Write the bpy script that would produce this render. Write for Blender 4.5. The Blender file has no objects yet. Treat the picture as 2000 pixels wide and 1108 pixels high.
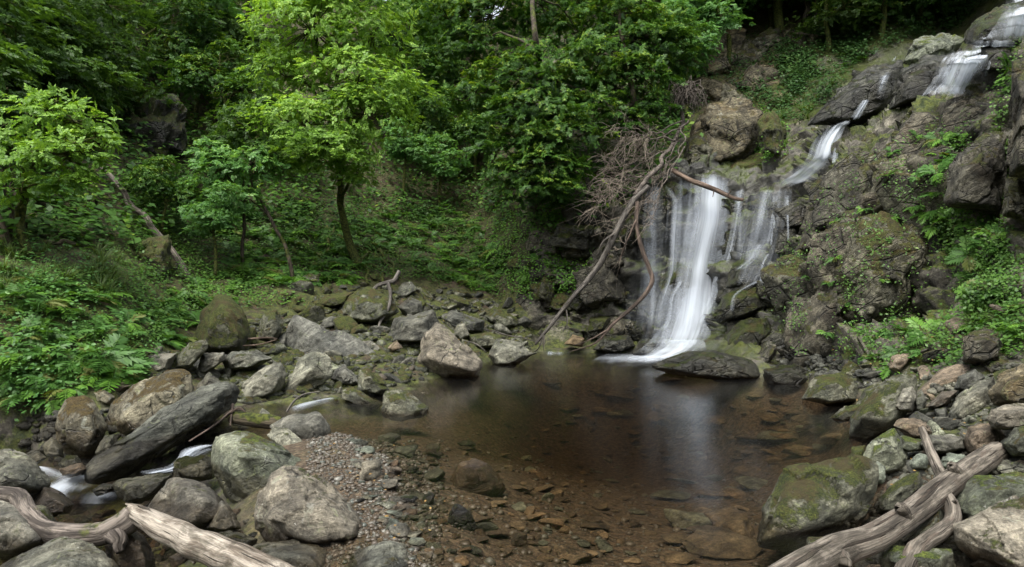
import bpy, bmesh, math, random
import numpy as np
from mathutils import Vector, Matrix
from mathutils.bvhtree import BVHTree

scene = bpy.context.scene
COL = scene.collection
rng = np.random.default_rng(7)
random.seed(7)

# ------------------------------------------------------------------ camera, sky, sun, exposure
F, CX, CY, H = 1303.0, 1000.0, 554.0, 1.7          # focal length in photograph pixels, centre, eye height
cam_d = bpy.data.cameras.new('camera')
cam_d.sensor_width = 36.0
cam_d.lens = 36.0 * F / 2000.0
cam_d.clip_start = 0.05
cam_d.clip_end = 500.0
cam = bpy.data.objects.new('camera', cam_d)
COL.objects.link(cam)
cam.location = (0, 0, H)
cam.rotation_euler = (math.radians(90), 0, 0)
scene.camera = cam

SUN_EL, SUN_AZ = math.radians(62), math.radians(205)    # high, from behind the camera and a little to its left
world = bpy.data.worlds.new('World')
scene.world = world
world.use_nodes = True
wn = world.node_tree
wn.nodes.clear()
wo = wn.nodes.new('ShaderNodeOutputWorld')
bg = wn.nodes.new('ShaderNodeBackground')
sky = wn.nodes.new('ShaderNodeTexSky')
sky.sky_type = 'NISHITA'
sky.sun_disc = False
sky.sun_elevation = SUN_EL
sky.sun_rotation = SUN_AZ
sky.air_density = 1.0
sky.dust_density = 4.0
hs = wn.nodes.new('ShaderNodeHueSaturation')
hs.inputs['Saturation'].default_value = 0.35            # thin cloud whitens the whole sky evenly
wn.links.new(sky.outputs[0], hs.inputs['Color'])
wn.links.new(hs.outputs[0], bg.inputs['Color'])
bg.inputs['Strength'].default_value = 0.15
wn.links.new(bg.outputs[0], wo.inputs['Surface'])

sd = bpy.data.lights.new('sun', 'SUN')
sd.energy = 1.5
sd.angle = math.radians(40)
sd.color = (1.0, 0.95, 0.86)
sun = bpy.data.objects.new('sun', sd)
COL.objects.link(sun)
sun.location = (0, -5, 30)
sdir = Vector((math.sin(SUN_AZ) * math.cos(SUN_EL), math.cos(SUN_AZ) * math.cos(SUN_EL), math.sin(SUN_EL)))
sun.rotation_euler = (-sdir).to_track_quat('-Z', 'Y').to_euler()

scene.view_settings.view_transform = 'Standard'
scene.view_settings.look = 'None'
scene.view_settings.gamma = 1.0
scene.view_settings.use_curve_mapping = False
scene.view_settings.exposure = 1.5
cy = scene.cycles
cy.max_bounces = 7
cy.diffuse_bounces = 3
cy.glossy_bounces = 2
cy.transmission_bounces = 4
cy.transparent_max_bounces = 14
cy.volume_bounces = 0
cy.caustics_reflective = False
cy.caustics_refractive = False
cy.sample_clamp_indirect = 4.0


def P(px, py, Y):
    return np.array([(px - CX) * Y / F, Y, H - (py - CY) * Y / F])


# ------------------------------------------------------------------ numeric helpers
def _hash(ix, iy, iz, s):
    h = (ix * 374761393 + iy * 668265263 + iz * 1274126177 + s * 974711) & 0xFFFFFFFF
    h = ((h ^ (h >> 13)) * 1274126177) & 0xFFFFFFFF
    h = ((h ^ (h >> 15)) * 2246822519) & 0xFFFFFFFF
    return ((h ^ (h >> 16)) & 0xFFFFFF) / float(0xFFFFFF)


def vnoise(p, s=0):
    i = np.floor(p).astype(np.int64)
    f = p - i
    f = f * f * f * (f * (f * 6 - 15) + 10)
    r = 0
    for dx in (0, 1):
        wx = f[:, 0] if dx else 1 - f[:, 0]
        for dy in (0, 1):
            wy = f[:, 1] if dy else 1 - f[:, 1]
            for dz in (0, 1):
                wz = f[:, 2] if dz else 1 - f[:, 2]
                r = r + wx * wy * wz * _hash(i[:, 0] + dx, i[:, 1] + dy, i[:, 2] + dz, s)
    return r * 2 - 1


def fbm(p, octv=4, s=0, gain=0.5):
    a, t, r = 1.0, 0.0, 0
    for o in range(octv):
        r = r + a * vnoise(p * 2.03 ** o + 17.3 * o, s + o)
        t += a
        a *= gain
    return r / t


def facet(p, s=0, jit=0.85, slope=0.8):
    """angular relief: each cell is a tilted plane of its own"""
    i = np.floor(p).astype(np.int64)
    best = np.full(len(p), 1e9)
    val = np.zeros(len(p))
    for dx in (-1, 0, 1):
        for dy in (-1, 0, 1):
            for dz in (-1, 0, 1):
                c = i + np.array([dx, dy, dz])
                h = [_hash(c[:, 0], c[:, 1], c[:, 2], s + k) for k in range(7)]
                ctr = c + 0.5 + (np.stack(h[:3], 1) - 0.5) * jit
                d = p - ctr
                dd = (d * d).sum(1)
                m = dd < best
                best = np.where(m, dd, best)
                g = np.stack(h[3:6], 1) * 2 - 1
                v = (h[6] * 2 - 1) * 0.6 + (d * g).sum(1) * slope
                val = np.where(m, v, val)
    return val


def sstep(a, b, x):
    t = np.clip((x - a) / (b - a), 0, 1)
    return t * t * (3 - 2 * t)


# ------------------------------------------------------------------ mesh / object helpers
def mk_mesh(name, v, f, mat=None, smooth=True, uv=None, attrs=None, grain=None):
    v = np.asarray(v, dtype=np.float32)
    f = np.asarray(f, dtype=np.int32)
    n = f.shape[1]
    me = bpy.data.meshes.new(name)
    me.vertices.add(len(v))
    me.vertices.foreach_set('co', v.ravel())
    me.loops.add(f.size)
    me.loops.foreach_set('vertex_index', f.ravel())
    me.polygons.add(len(f))
    me.polygons.foreach_set('loop_start', np.arange(0, f.size, n, dtype=np.int32))
    me.polygons.foreach_set('loop_total', np.full(len(f), n, dtype=np.int32))
    if smooth:
        me.polygons.foreach_set('use_smooth', np.ones(len(f), dtype=bool))
    if uv is not None:
        l = me.uv_layers.new(name='UVMap')
        l.data.foreach_set('uv', np.asarray(uv, dtype=np.float32)[f.ravel()].ravel())
    if grain is not None:
        at = me.attributes.new('grain', 'FLOAT_VECTOR', 'POINT')
        at.data.foreach_set('vector', np.asarray(grain, dtype=np.float32).ravel())
    if attrs:
        for k, a in attrs.items():
            at = me.attributes.new(k, 'FLOAT', 'POINT')
            at.data.foreach_set('value', np.asarray(a, dtype=np.float32))
    me.update(calc_edges=True)
    if mat:
        me.materials.append(mat)
    return me


def link(name, me, parent=None, loc=(0, 0, 0)):
    o = bpy.data.objects.new(name, me)
    COL.objects.link(o)
    o.location = loc
    if parent:
        o.parent = parent
    return o


def tag(o, label=None, cat=None, group=None, kind=None):
    if label:
        o['label'] = label
    if cat:
        o['category'] = cat
    if group:
        o['group'] = group
    if kind:
        o['kind'] = kind
    return o


def empty(name, loc, label, cat, group=None):
    o = bpy.data.objects.new(name, None)
    COL.objects.link(o)
    o.location = loc
    o.empty_display_size = 0.1
    return tag(o, label, cat, group)


def copy_tree(root):
    r = root.copy()
    COL.objects.link(r)
    for ch in root.children:
        c = ch.copy()
        COL.objects.link(c)
        c.parent = r
    return r


def recentre(v, base=True):
    o = np.array([v[:, 0].mean(), v[:, 1].mean(), v[:, 2].min() if base else v[:, 2].mean()])
    return v - o, o


class Geo:
    """collects faces of one size into one mesh"""
    def __init__(self):
        self.v, self.f, self.a, self.n = [], [], [], 0

    def add(self, v, f, a=None):
        self.v.append(np.asarray(v, dtype=np.float32))
        self.f.append(np.asarray(f, dtype=np.int32) + self.n)
        self.a.append(np.zeros(len(v)) if a is None else (np.full(len(v), a) if np.isscalar(a) else np.asarray(a)))
        self.n += len(v)

    def mesh(self, name, mat, origin=(0, 0, 0), smooth=True):
        return mk_mesh(name, np.concatenate(self.v) - np.asarray(origin), np.concatenate(self.f), mat, smooth, attrs={'rnd': np.concatenate(self.a)})


def catmull(pts, n):
    pts = np.asarray(pts, float)
    k = len(pts)
    q = np.vstack([2 * pts[0] - pts[1], pts, 2 * pts[-1] - pts[-2]])
    t = np.linspace(0, k - 1 - 1e-6, n)
    i = t.astype(int)
    u = (t - i)[:, None]
    p0, p1, p2, p3 = q[i], q[i + 1], q[i + 2], q[i + 3]
    return 0.5 * (2 * p1 + (p2 - p0) * u + (2 * p0 - 5 * p1 + 4 * p2 - p3) * u * u + (3 * p1 - p0 - 3 * p2 + p3) * u ** 3)


def tube(pts, rads, seg=8, n=None, wob=0.0, rough=0.0, seed=0, closed=True, grain=False):
    """tapered round limb along a curve; returns verts and quads"""
    pts = np.asarray(pts, float)
    n = n or max(4, len(pts) * 4)
    c = catmull(pts, n)
    r = np.interp(np.linspace(0, 1, n), np.linspace(0, 1, len(rads)), rads)
    if wob:
        L = np.linspace(0, len(pts), n)[:, None]
        w = np.stack([vnoise(np.hstack([L * 1.7, L * 0 + 3.1 * k, L * 0 + seed]), 5 + k) for k in range(3)], 1)
        c = c + w * wob
    t = np.gradient(c, axis=0)
    t /= np.linalg.norm(t, axis=1, keepdims=True) + 1e-9
    up = np.array([0, 0, 1.0]) if abs(t[0][2]) < 0.8 else np.array([1.0, 0, 0])
    V = []
    for i in range(n):
        s = np.cross(t[i], up)
        s /= np.linalg.norm(s) + 1e-9
        u = np.cross(s, t[i])
        up = u
        a = np.arange(seg) / seg * 2 * np.pi
        V.append(c[i] + r[i] * (np.cos(a)[:, None] * s + np.sin(a)[:, None] * u))
    V = np.concatenate(V)
    if rough:
        ctr = np.repeat(c, seg, 0)
        rr = np.repeat(r, seg)[:, None]
        q = V / (rr.mean() * 2.2) + seed
        V = ctr + (V - ctr) * (1 + rough * fbm(q, 3, seed)[:, None])
    idx = np.arange(n * seg).reshape(n, seg)
    a = idx[:-1]
    b = idx[1:]
    Q = np.stack([a, np.roll(a, -1, 1), np.roll(b, -1, 1), b], -1).reshape(-1, 4)
    if closed:
        m = len(V)
        V = np.vstack([V, c[0], c[-1]])
        k = np.arange(seg)
        c0 = np.stack([np.full(seg, m), np.roll(idx[0], -1), idx[0], np.full(seg, m)], 1)
        c1 = np.stack([np.full(seg, m + 1), idx[-1], np.roll(idx[-1], -1), np.full(seg, m + 1)], 1)
        # caps as thin quads would be degenerate: pair the fan into quads
        e0 = np.stack([np.full(seg // 2, m), idx[0][(2 * np.arange(seg // 2) + 2) % seg], idx[0][2 * np.arange(seg // 2) + 1], idx[0][2 * np.arange(seg // 2)]], 1)
        e1 = np.stack([np.full(seg // 2, m + 1), idx[-1][2 * np.arange(seg // 2)], idx[-1][2 * np.arange(seg // 2) + 1], idx[-1][(2 * np.arange(seg // 2) + 2) % seg]], 1)
        Q = np.vstack([Q, e0, e1])
    if grain:
        ln = np.concatenate([[0], np.cumsum(np.linalg.norm(np.diff(c, axis=0), axis=1))])
        a = np.arange(seg) / seg * 2 * np.pi
        R0 = float(np.mean(r))
        G = np.stack([np.tile(np.cos(a) * R0, n), np.tile(np.sin(a) * R0, n), np.repeat(ln, seg)], 1) + seed * 1.7
        if closed:
            G = np.vstack([G, G[0], G[-1]])
        return V, Q, G
    return V, Q


# ------------------------------------------------------------------ materials
class NT:
    def __init__(self, name):
        self.m = bpy.data.materials.new(name)
        self.m.use_nodes = True
        self.t = self.m.node_tree
        self.t.nodes.clear()
        self.out = self.t.nodes.new('ShaderNodeOutputMaterial')

    def n(self, typ, **kw):
        nd = self.t.nodes.new(typ)
        for k, v in kw.items():
            setattr(nd, k, v)
        return nd

    def l(self, a, b):
        self.t.links.new(a, b)

    def val(self, sock, v):
        if hasattr(v, 'is_linked') or hasattr(v, 'links'):
            self.l(v, sock)
        else:
            sock.default_value = v

    def pos(self):
        return self.n('ShaderNodeNewGeometry').outputs['Position']

    def noise(self, vec, scale, detail=4, rough=0.55, dist=0.0):
        nd = self.n('ShaderNodeTexNoise')
        nd.inputs['Scale'].default_value = scale
        nd.inputs['Detail'].default_value = detail
        nd.inputs['Roughness'].default_value = rough
        nd.inputs['Distortion'].default_value = dist
        if vec is not None:
            self.l(vec, nd.inputs['Vector'])
        return nd.outputs['Fac']

    def vor(self, vec, scale, feature='F1', out='Distance'):
        nd = self.n('ShaderNodeTexVoronoi', feature=feature)
        nd.inputs['Scale'].default_value = scale
        self.l(vec, nd.inputs['Vector'])
        return nd.outputs[out]

    def ramp(self, fac, stops):
        nd = self.n('ShaderNodeValToRGB')
        e = nd.color_ramp.elements
        while len(e) > 1:
            e.remove(e[-1])
        e[0].position = stops[0][0]
        e[0].color = (*stops[0][1], 1) if not np.isscalar(stops[0][1]) else (stops[0][1],) * 3 + (1,)
        for p, c in stops[1:]:
            x = e.new(p)
            x.color = (*c, 1) if not np.isscalar(c) else (c,) * 3 + (1,)
        self.l(fac, nd.inputs['Fac'])
        return nd.outputs['Color']

    def mix(self, fac, a, b, mode='MIX'):
        nd = self.n('ShaderNodeMix', data_type='RGBA', blend_type=mode)
        self.val(nd.inputs[0], fac)
        for s, v in ((nd.inputs[6], a), (nd.inputs[7], b)):
            if isinstance(v, (tuple, list)):
                s.default_value = (*v, 1)
            else:
                self.l(v, s)
        return nd.outputs[2]

    def math(self, op, a, b=0.0, c=0.0, clamp=False):
        nd = self.n('ShaderNodeMath', operation=op, use_clamp=clamp)
        for s, v in zip(nd.inputs, (a, b, c)):
            self.val(s, v)
        return nd.outputs[0]

    def rng(self, x, a, b, lo=0.0, hi=1.0):
        nd = self.n('ShaderNodeMapRange', interpolation_type='SMOOTHSTEP')
        self.val(nd.inputs[0], x)
        for i, v in enumerate((a, b, lo, hi)):
            self.val(nd.inputs[1 + i], v)
        return nd.outputs[0]

    def scale(self, vec, s):
        nd = self.n('ShaderNodeVectorMath', operation='MULTIPLY')
        self.l(vec, nd.inputs[0])
        nd.inputs[1].default_value = s
        return nd.outputs[0]

    def rot(self, vec, eul):
        nd = self.n('ShaderNodeVectorRotate', rotation_type='EULER_XYZ')
        self.l(vec, nd.inputs['Vector'])
        nd.inputs['Rotation'].default_value = eul
        return nd.outputs[0]

    def attr(self, name):
        return self.n('ShaderNodeAttribute', attribute_name=name).outputs['Fac']

    def bump(self, h, strength=0.5, dist=0.02, normal=None):
        nd = self.n('ShaderNodeBump')
        nd.inputs['Strength'].default_value = strength
        nd.inputs['Distance'].default_value = dist
        self.l(h, nd.inputs['Height'])
        if normal is not None:
            self.l(normal, nd.inputs['Normal'])
        return nd.outputs[0]

    def principled(self, col, rough=0.8, normal=None, spec=0.3):
        b = self.n('ShaderNodeBsdfPrincipled')
        self.l(col, b.inputs['Base Color']) if not isinstance(col, tuple) else setattr(b.inputs['Base Color'], 'default_value', (*col, 1))
        self.val(b.inputs['Roughness'], rough)
        self.val(b.inputs['Specular IOR Level'], spec)
        if normal is not None:
            self.l(normal, b.inputs['Normal'])
        self.l(b.outputs[0], self.out.inputs['Surface'])
        return b


def rock_mat(name, dark, light, moss=0.3, lichen=0.4, wet=0.0, warm=(0.17, 0.125, 0.08), warm_amt=0.16, moss_a=(0.025, 0.038, 0.007), moss_b=(0.10, 0.115, 0.018), waterline=True, tilt=(0.5, 0.4, 0.3), frac=0.0):
    dark, light = tuple(.84 * q for q in dark), tuple(.84 * q for q in light)
    m = NT(name)
    pos = m.pos()
    oi = m.n('ShaderNodeObjectInfo')
    geo = m.n('ShaderNodeNewGeometry')
    sep = m.n('ShaderNodeSeparateXYZ')
    m.l(geo.outputs['Normal'], sep.inputs[0])
    nz = sep.outputs['Z']
    sp = m.n('ShaderNodeSeparateXYZ')
    m.l(pos, sp.inputs[0])
    big = m.noise(pos, 2.3, 6, 0.62)
    mid = m.noise(pos, 9.0, 7, 0.7)
    fine = m.noise(pos, 55.0, 5, 0.75)
    strat = m.noise(m.scale(m.rot(pos, tilt), (3.0, 3.0, 26.0)), 1.0, 5, 0.65, 0.6)
    base = m.mix(m.rng(big, 0.36, 0.64), dark, light)
    blot = m.noise(pos, 4.6, 8, 0.75, 1.2)
    base = m.mix(0.65, base, m.ramp(blot, [(0.38, 0.5), (0.5, 0.95), (0.6, 1.3)]), 'MULTIPLY')
    base = m.mix(m.rng(m.noise(pos, 1.6, 4, 0.5), 0.52, 0.75, 0, warm_amt), base, warm)
    base = m.mix(0.75, base, m.ramp(mid, [(0.34, 0.3), (0.5, 0.85), (0.66, 1.5)]), 'MULTIPLY')
    base = m.mix(0.55, base, m.ramp(strat, [(0.36, 0.35), (0.5, 0.9), (0.64, 1.45)]), 'MULTIPLY')
    base = m.mix(0.6, base, m.ramp(fine, [(0.36, 0.35), (0.5, 0.95), (0.64, 1.6)]), 'MULTIPLY')
    base = m.mix(1.0, base, m.ramp(oi.outputs['Random'], [(0.0, (0.76, 0.79, 0.71)), (0.5, (1.0, 1.0, 0.86)), (1.0, (1.17, 1.15, 0.98))]), 'MULTIPLY')
    crack = m.vor(m.mix(0.12, pos, m.n('ShaderNodeTexNoise').outputs['Color']), 2.6, 'DISTANCE_TO_EDGE')
    cr = m.rng(crack, 0.0, 0.022, 1.0, 0.0)
    cr = m.math('MULTIPLY', cr, m.rng(m.noise(pos, 1.9, 2), 0.5, 0.62))
    base = m.mix(m.math('MULTIPLY', cr, 0.75), base, (0.02, 0.02, 0.018))
    if frac:
        fv = m.mix(0.1, m.scale(m.rot(pos, (0.35, 0.25, 0.4)), (1.5, 1.5, 3.4)), m.n('ShaderNodeTexNoise').outputs['Color'])
        f1 = m.rng(m.vor(fv, 1.0, 'DISTANCE_TO_EDGE'), 0.0, 0.05, 1.0, 0.0)
        f2 = m.math('MULTIPLY', m.rng(m.vor(fv, 2.7, 'DISTANCE_TO_EDGE'), 0.0, 0.05, 1.0, 0.0), 0.6)
        fr_ = m.math('MULTIPLY', m.math('MAXIMUM', f1, f2), m.rng(m.noise(pos, 1.4, 4), 0.36, 0.56))
        base = m.mix(m.math('MULTIPLY', fr_, 0.75), base, (0.014, 0.014, 0.011))
    if lichen:
        ln = m.noise(pos, 7.0, 8, 0.72, 0.8)
        lm = m.rng(ln, 0.56, 0.64, 0, lichen)
        lm = m.math('MULTIPLY', lm, m.rng(m.noise(pos, 1.3, 3), 0.38, 0.62))
        lc = m.mix(m.rng(m.noise(pos, 3.0, 2), 0.4, 0.6), (0.36, 0.37, 0.32), (0.26, 0.3, 0.12))
        base = m.mix(lm, base, lc)
        sm = m.rng(m.noise(pos, 38.0, 3, 0.6), 0.68, 0.74, 0, lichen)
        base = m.mix(sm, base, (0.5, 0.5, 0.45))
    if moss:
        mn = m.noise(pos, 3.2, 7, 0.68, 0.4)
        a = m.math('MULTIPLY_ADD', nz, 0.22, mn)
        a = m.math('ADD', a, m.math('MULTIPLY_ADD', m.noise(pos, 24.0, 4, 0.7), 0.22, -0.11))
        mm = m.rng(a, 0.885 - 0.37 * moss, 0.985 - 0.37 * moss)
        mc = m.mix(m.rng(m.noise(pos, 16.0, 6, 0.7), 0.3, 0.7), moss_a, moss_b)
        mc = m.mix(0.85, mc, m.ramp(m.noise(pos, 75.0, 4, 0.75), [(0.36, 0.2), (0.5, 0.8), (0.64, 1.7)]), 'MULTIPLY')
        mc = m.mix(m.rng(m.noise(pos, 5.0, 5, 0.7), 0.48, 0.62, 0, 0.75), mc, (0.07, 0.048, 0.018))
        base = m.mix(mm, base, mc)
    else:
        mm = None
    rough = 0.82
    if waterline:
        wl = m.rng(m.math('MULTIPLY_ADD', m.noise(pos, 4.0, 3), 0.12, sp.outputs['Z']), 0.07, 0.13, 1.0, 0.0)
        base = m.mix(wl, base, m.mix(1.0, base, (0.42, 0.38, 0.33), 'MULTIPLY'))
        rough = m.rng(wl, 0, 1, 0.82, 0.3)
    if wet:
        wm = m.rng(m.noise(pos, 1.7, 4, 0.6), 0.3, 0.6, 0.2, 1.0)
        base = m.mix(m.math('MULTIPLY', wm, wet), base, m.mix(1.0, base, (0.38, 0.38, 0.38), 'MULTIPLY'))
        rough = m.rng(wm, 0, 1, 0.65, 0.4)
    h = m.math('MULTIPLY_ADD', mid, 1.0, m.math('MULTIPLY', fine, 0.35))
    h = m.math('MULTIPLY_ADD', strat, 0.7, h)
    h = m.math('MULTIPLY_ADD', cr, -0.8, h)
    if frac:
        h = m.math('MULTIPLY_ADD', fr_, -1.8 * frac, h)
    if mm is not None:
        h = m.math('MULTIPLY_ADD', mm, m.math('MULTIPLY_ADD', m.noise(pos, 90.0, 4, 0.8), 1.6, 0.2), h)
    h = m.math('MULTIPLY_ADD', blot, 1.2, h)
    nrm = m.bump(h, 0.95, 0.035)
    m.principled(base, rough, nrm, 0.35)
    return m.m


def leaf_mat(name, c1, c2, c3=None, trans=0.42, gloss=0.022, grough=0.5):
    m = NT(name)
    r = m.attr('rnd')
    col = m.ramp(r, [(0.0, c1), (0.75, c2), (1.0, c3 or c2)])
    d = m.n('ShaderNodeBsdfDiffuse')
    t = m.n('ShaderNodeBsdfTranslucent')
    g = m.n('ShaderNodeBsdfGlossy')
    g.inputs['Roughness'].default_value = grough
    g.inputs['Color'].default_value = (0.9, 0.95, 0.9, 1)
    m.l(col, d.inputs['Color'])
    m.l(m.mix(1.0, col, (1.25, 1.2, 0.55), 'MULTIPLY'), t.inputs['Color'])
    a = m.n('ShaderNodeMixShader')
    a.inputs[0].default_value = trans
    m.l(d.outputs[0], a.inputs[1])
    m.l(t.outputs[0], a.inputs[2])
    b = m.n('ShaderNodeMixShader')
    b.inputs[0].default_value = gloss
    m.l(a.outputs[0], b.inputs[1])
    m.l(g.outputs[0], b.inputs[2])
    m.l(b.outputs[0], m.out.inputs['Surface'])
    return m.m


def bark_mat(name, dark, light, moss=0.0, stretch=(1, 1, 1), peel=0.0, grain=False):
    m = NT(name)
    if grain:
        pos = m.n('ShaderNodeAttribute', attribute_name='grain').outputs['Vector']
        v = m.scale(pos, (1, 1, .05))
        a = m.noise(v, 20.0, 7, 0.7, 0.0)
        b = m.noise(v, 85.0, 5, 0.75, 0.0)
        big = m.noise(m.scale(pos, (3.5, 3.5, .7)), 4.0, 6, .7, .6)
        col = m.mix(m.rng(m.math('MULTIPLY_ADD', m.math('SUBTRACT', big, .5), 1.8, a), 0.34, 0.66), dark, light)
        crk = m.rng(m.noise(m.scale(pos, (1, 1, .035)), 34.0, 3, .5, .2), .36, .4, .9, 0)
        col = m.mix(crk, col, (.025, .02, .015))
    else:
        pos = m.pos()
        v = m.scale(pos, stretch)
        a = m.noise(v, 9.0, 7, 0.7, 0.5)
        b = m.noise(v, 45.0, 5, 0.7)
        col = m.mix(m.rng(a, 0.35, 0.65), dark, light)
    col = m.mix(0.75, col, m.ramp(b, [(0.36, 0.3), (0.5, 0.9), (0.64, 1.5)]), 'MULTIPLY')
    if peel:
        pm = m.rng(m.noise(m.scale(pos, (4, 4, .9)) if grain else pos, 4.0, 5, 0.65, 0.5), 0.55, 0.6, 0, peel)
        col = m.mix(pm, col, (0.1, 0.075, 0.058))
    mm = None
    if moss:
        geo = m.n('ShaderNodeNewGeometry')
        sep = m.n('ShaderNodeSeparateXYZ')
        m.l(geo.outputs['Normal'], sep.inputs[0])
        q = m.math('MULTIPLY_ADD', sep.outputs['Z'], 0.12, m.noise(pos, 4.5, 5, 0.65))
        mm = m.rng(q, 0.75 - 0.42 * moss, 0.85 - 0.42 * moss)
        mc = m.mix(m.rng(m.noise(pos, 22.0, 5), 0.36, 0.64), (0.015, 0.022, 0.006), (0.07, 0.08, 0.015))
        col = m.mix(mm, col, mc)
    h = m.math('MULTIPLY_ADD', a, 1.0, m.math('MULTIPLY', b, 0.5))
    if grain:
        h = m.math('MULTIPLY_ADD', crk, -.9, h)
        dirt = m.rng(m.noise(m.pos(), 3.5, 6, .7, .8), .55, .66, 0, .6)
        col = m.mix(dirt, col, (.045, .04, .028))
    m.principled(col, 0.85, m.bump(h, 1.0, 0.02 if grain else 0.012), 0.2)
    return m.m


M = {}
GREY_D, GREY_L = (0.085, 0.087, 0.078), (0.235, 0.232, 0.205)
M['grey'] = rock_mat('grey_schist', GREY_D, GREY_L, moss=0.42, lichen=0.55)
M['greyclean'] = rock_mat('bare_grey_schist', (0.09, 0.09, 0.085), (0.22, 0.212, 0.196), moss=0.22, lichen=0.4, tilt=(0.2, 0.9, 0.1))
M['mossy'] = rock_mat('mossy_schist', (0.08, 0.085, 0.07), (0.22, 0.22, 0.18), moss=0.85, lichen=0.6)
M['verymossy'] = rock_mat('moss_covered_schist', (0.07, 0.07, 0.055), (0.17, 0.17, 0.13), moss=1.25, lichen=0.3)
M['pink'] = rock_mat('pinkish_schist', (0.115, 0.104, 0.093), (0.26, 0.235, 0.208), moss=0.36, lichen=0.5, tilt=(0.9, 0.2, 0.5))
M['brownmoss'] = rock_mat('brown_moss_schist', (0.11, 0.1, 0.08), (0.27, 0.25, 0.2), moss=0.75, lichen=0.75, moss_a=(0.05, 0.035, 0.01), moss_b=(0.14, 0.1, 0.025))
M['pale'] = rock_mat('pale_schist', (0.15, 0.155, 0.135), (0.31, 0.31, 0.275), moss=0.4, lichen=0.7)
M['green'] = rock_mat('greenish_schist', (0.10, 0.113, 0.092), (0.25, 0.265, 0.215), moss=0.6, lichen=0.7, moss_a=(0.04, 0.07, 0.01), moss_b=(0.16, 0.2, 0.03))
M['slab'] = rock_mat('slab_schist', (0.06, 0.062, 0.056), (0.19, 0.19, 0.17), moss=0.3, lichen=0.4)
M['dark'] = rock_mat('dark_schist', (0.045, 0.047, 0.045), (0.13, 0.13, 0.12), moss=0.35, lichen=0.25)
M['wet'] = rock_mat('wet_dark_rock', (0.03, 0.03, 0.027), (0.10, 0.1, 0.085), moss=0.55, lichen=0.0, wet=0.7, moss_a=(0.02, 0.035, 0.006), moss_b=(0.07, 0.09, 0.012), frac=1.0)
M['wetmoss'] = rock_mat('wet_mossy_rock', (0.03, 0.032, 0.025), (0.09, 0.09, 0.07), moss=0.95, lichen=0.0, wet=0.5, moss_a=(0.02, 0.035, 0.006), moss_b=(0.085, 0.11, 0.014), frac=1.0)
M['brown'] = rock_mat('brown_rock', (0.11, 0.09, 0.075), (0.25, 0.2, 0.165), moss=0.3, lichen=0.35, warm_amt=0.5)
M['tan'] = rock_mat('tan_cliff_rock', (0.07, 0.06, 0.042), (0.19, 0.165, 0.118), moss=0.5, lichen=0.5, warm=(0.18, 0.12, 0.05), warm_amt=0.5, moss_a=(0.05, 0.045, 0.01), moss_b=(0.13, 0.11, 0.03), frac=1.0)
M['wall'] = rock_mat('brown_mossy_wall_rock', (0.066, 0.063, 0.05), (0.23, 0.218, 0.175), moss=0.9, lichen=0.55, warm=(0.11, 0.082, 0.05), warm_amt=0.35, moss_a=(0.04, 0.045, 0.01), moss_b=(0.11, 0.115, 0.025), frac=1.0)
M['walldark'] = rock_mat('dark_brown_wall_rock', (0.048, 0.044, 0.037), (0.155, 0.142, 0.118), moss=0.68, lichen=0.35, warm=(0.085, 0.06, 0.042), warm_amt=0.45, moss_a=(0.03, 0.04, 0.008), moss_b=(0.09, 0.1, 0.02), frac=1.0)
M['stone'] = rock_mat('river_stone', (0.09, 0.085, 0.076), (0.25, 0.225, 0.19), moss=0.0, lichen=0.25, warm=(0.2, 0.12, 0.07), warm_amt=0.5)
M['stonegreen'] = rock_mat('green_grey_river_stone', (0.1, 0.118, 0.105), (0.27, 0.3, 0.265), moss=0.0, lichen=0.3, warm_amt=0.1)
M['stonebrown'] = rock_mat('rusty_river_stone', (0.085, 0.06, 0.038), (0.21, 0.155, 0.1), moss=0.0, lichen=0.1, warm=(0.165, 0.09, 0.045), warm_amt=0.5)

M['bedstone'] = rock_mat('submerged_brown_stone', (0.06, 0.042, 0.027), (0.2, 0.15, 0.1), moss=0.0, lichen=0.15, warm=(0.17, 0.1, 0.05), warm_amt=0.5, waterline=False)
M['bedgreen'] = rock_mat('submerged_green_stone', (0.07, 0.075, 0.058), (0.22, 0.23, 0.18), moss=0.0, lichen=0.2, warm_amt=0.2, waterline=False)

M['leaf_bright'] = leaf_mat('fresh_leaf', (0.055, 0.14, 0.015), (0.2, 0.36, 0.045), (0.34, 0.5, 0.09))
M['leaf_mid'] = leaf_mat('mid_leaf', (0.018, 0.05, 0.01), (0.062, 0.132, 0.018), (0.12, 0.215, 0.032))
M['leaf_dark'] = leaf_mat('dark_glossy_leaf', (0.011, 0.038, 0.008), (0.058, 0.138, 0.017), (0.22, 0.31, 0.04), trans=0.32, gloss=0.016, grough=0.5)
M['leaf_blue'] = leaf_mat('cool_leaf', (0.035, 0.11, 0.025), (0.11, 0.25, 0.055), (0.19, 0.34, 0.08))
M['leaf_olive'] = leaf_mat('olive_leaf', (0.025, 0.055, 0.01), (0.07, 0.13, 0.018), (0.12, 0.19, 0.03))
M['fern'] = leaf_mat('fern_frond', (0.04, 0.115, 0.016), (0.115, 0.25, 0.03), (0.2, 0.33, 0.055), trans=0.35)
M['fern_deep'] = leaf_mat('deep_fern_frond', (0.022, 0.07, 0.014), (0.07, 0.17, 0.028), (0.12, 0.23, 0.04), trans=0.35)
M['fern_old'] = leaf_mat('yellowing_fern_frond', (0.06, 0.06, 0.02), (0.13, 0.16, 0.035), (0.2, 0.2, 0.06), trans=0.35)
M['ivy'] = leaf_mat('ivy_leaf', (0.015, 0.045, 0.013), (0.045, 0.1, 0.025), (0.08, 0.14, 0.035), trans=0.25, gloss=0.016)
M['herb'] = leaf_mat('herb_leaf', (0.03, 0.085, 0.015), (0.09, 0.185, 0.028), (0.15, 0.25, 0.045), trans=0.35)
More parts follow.
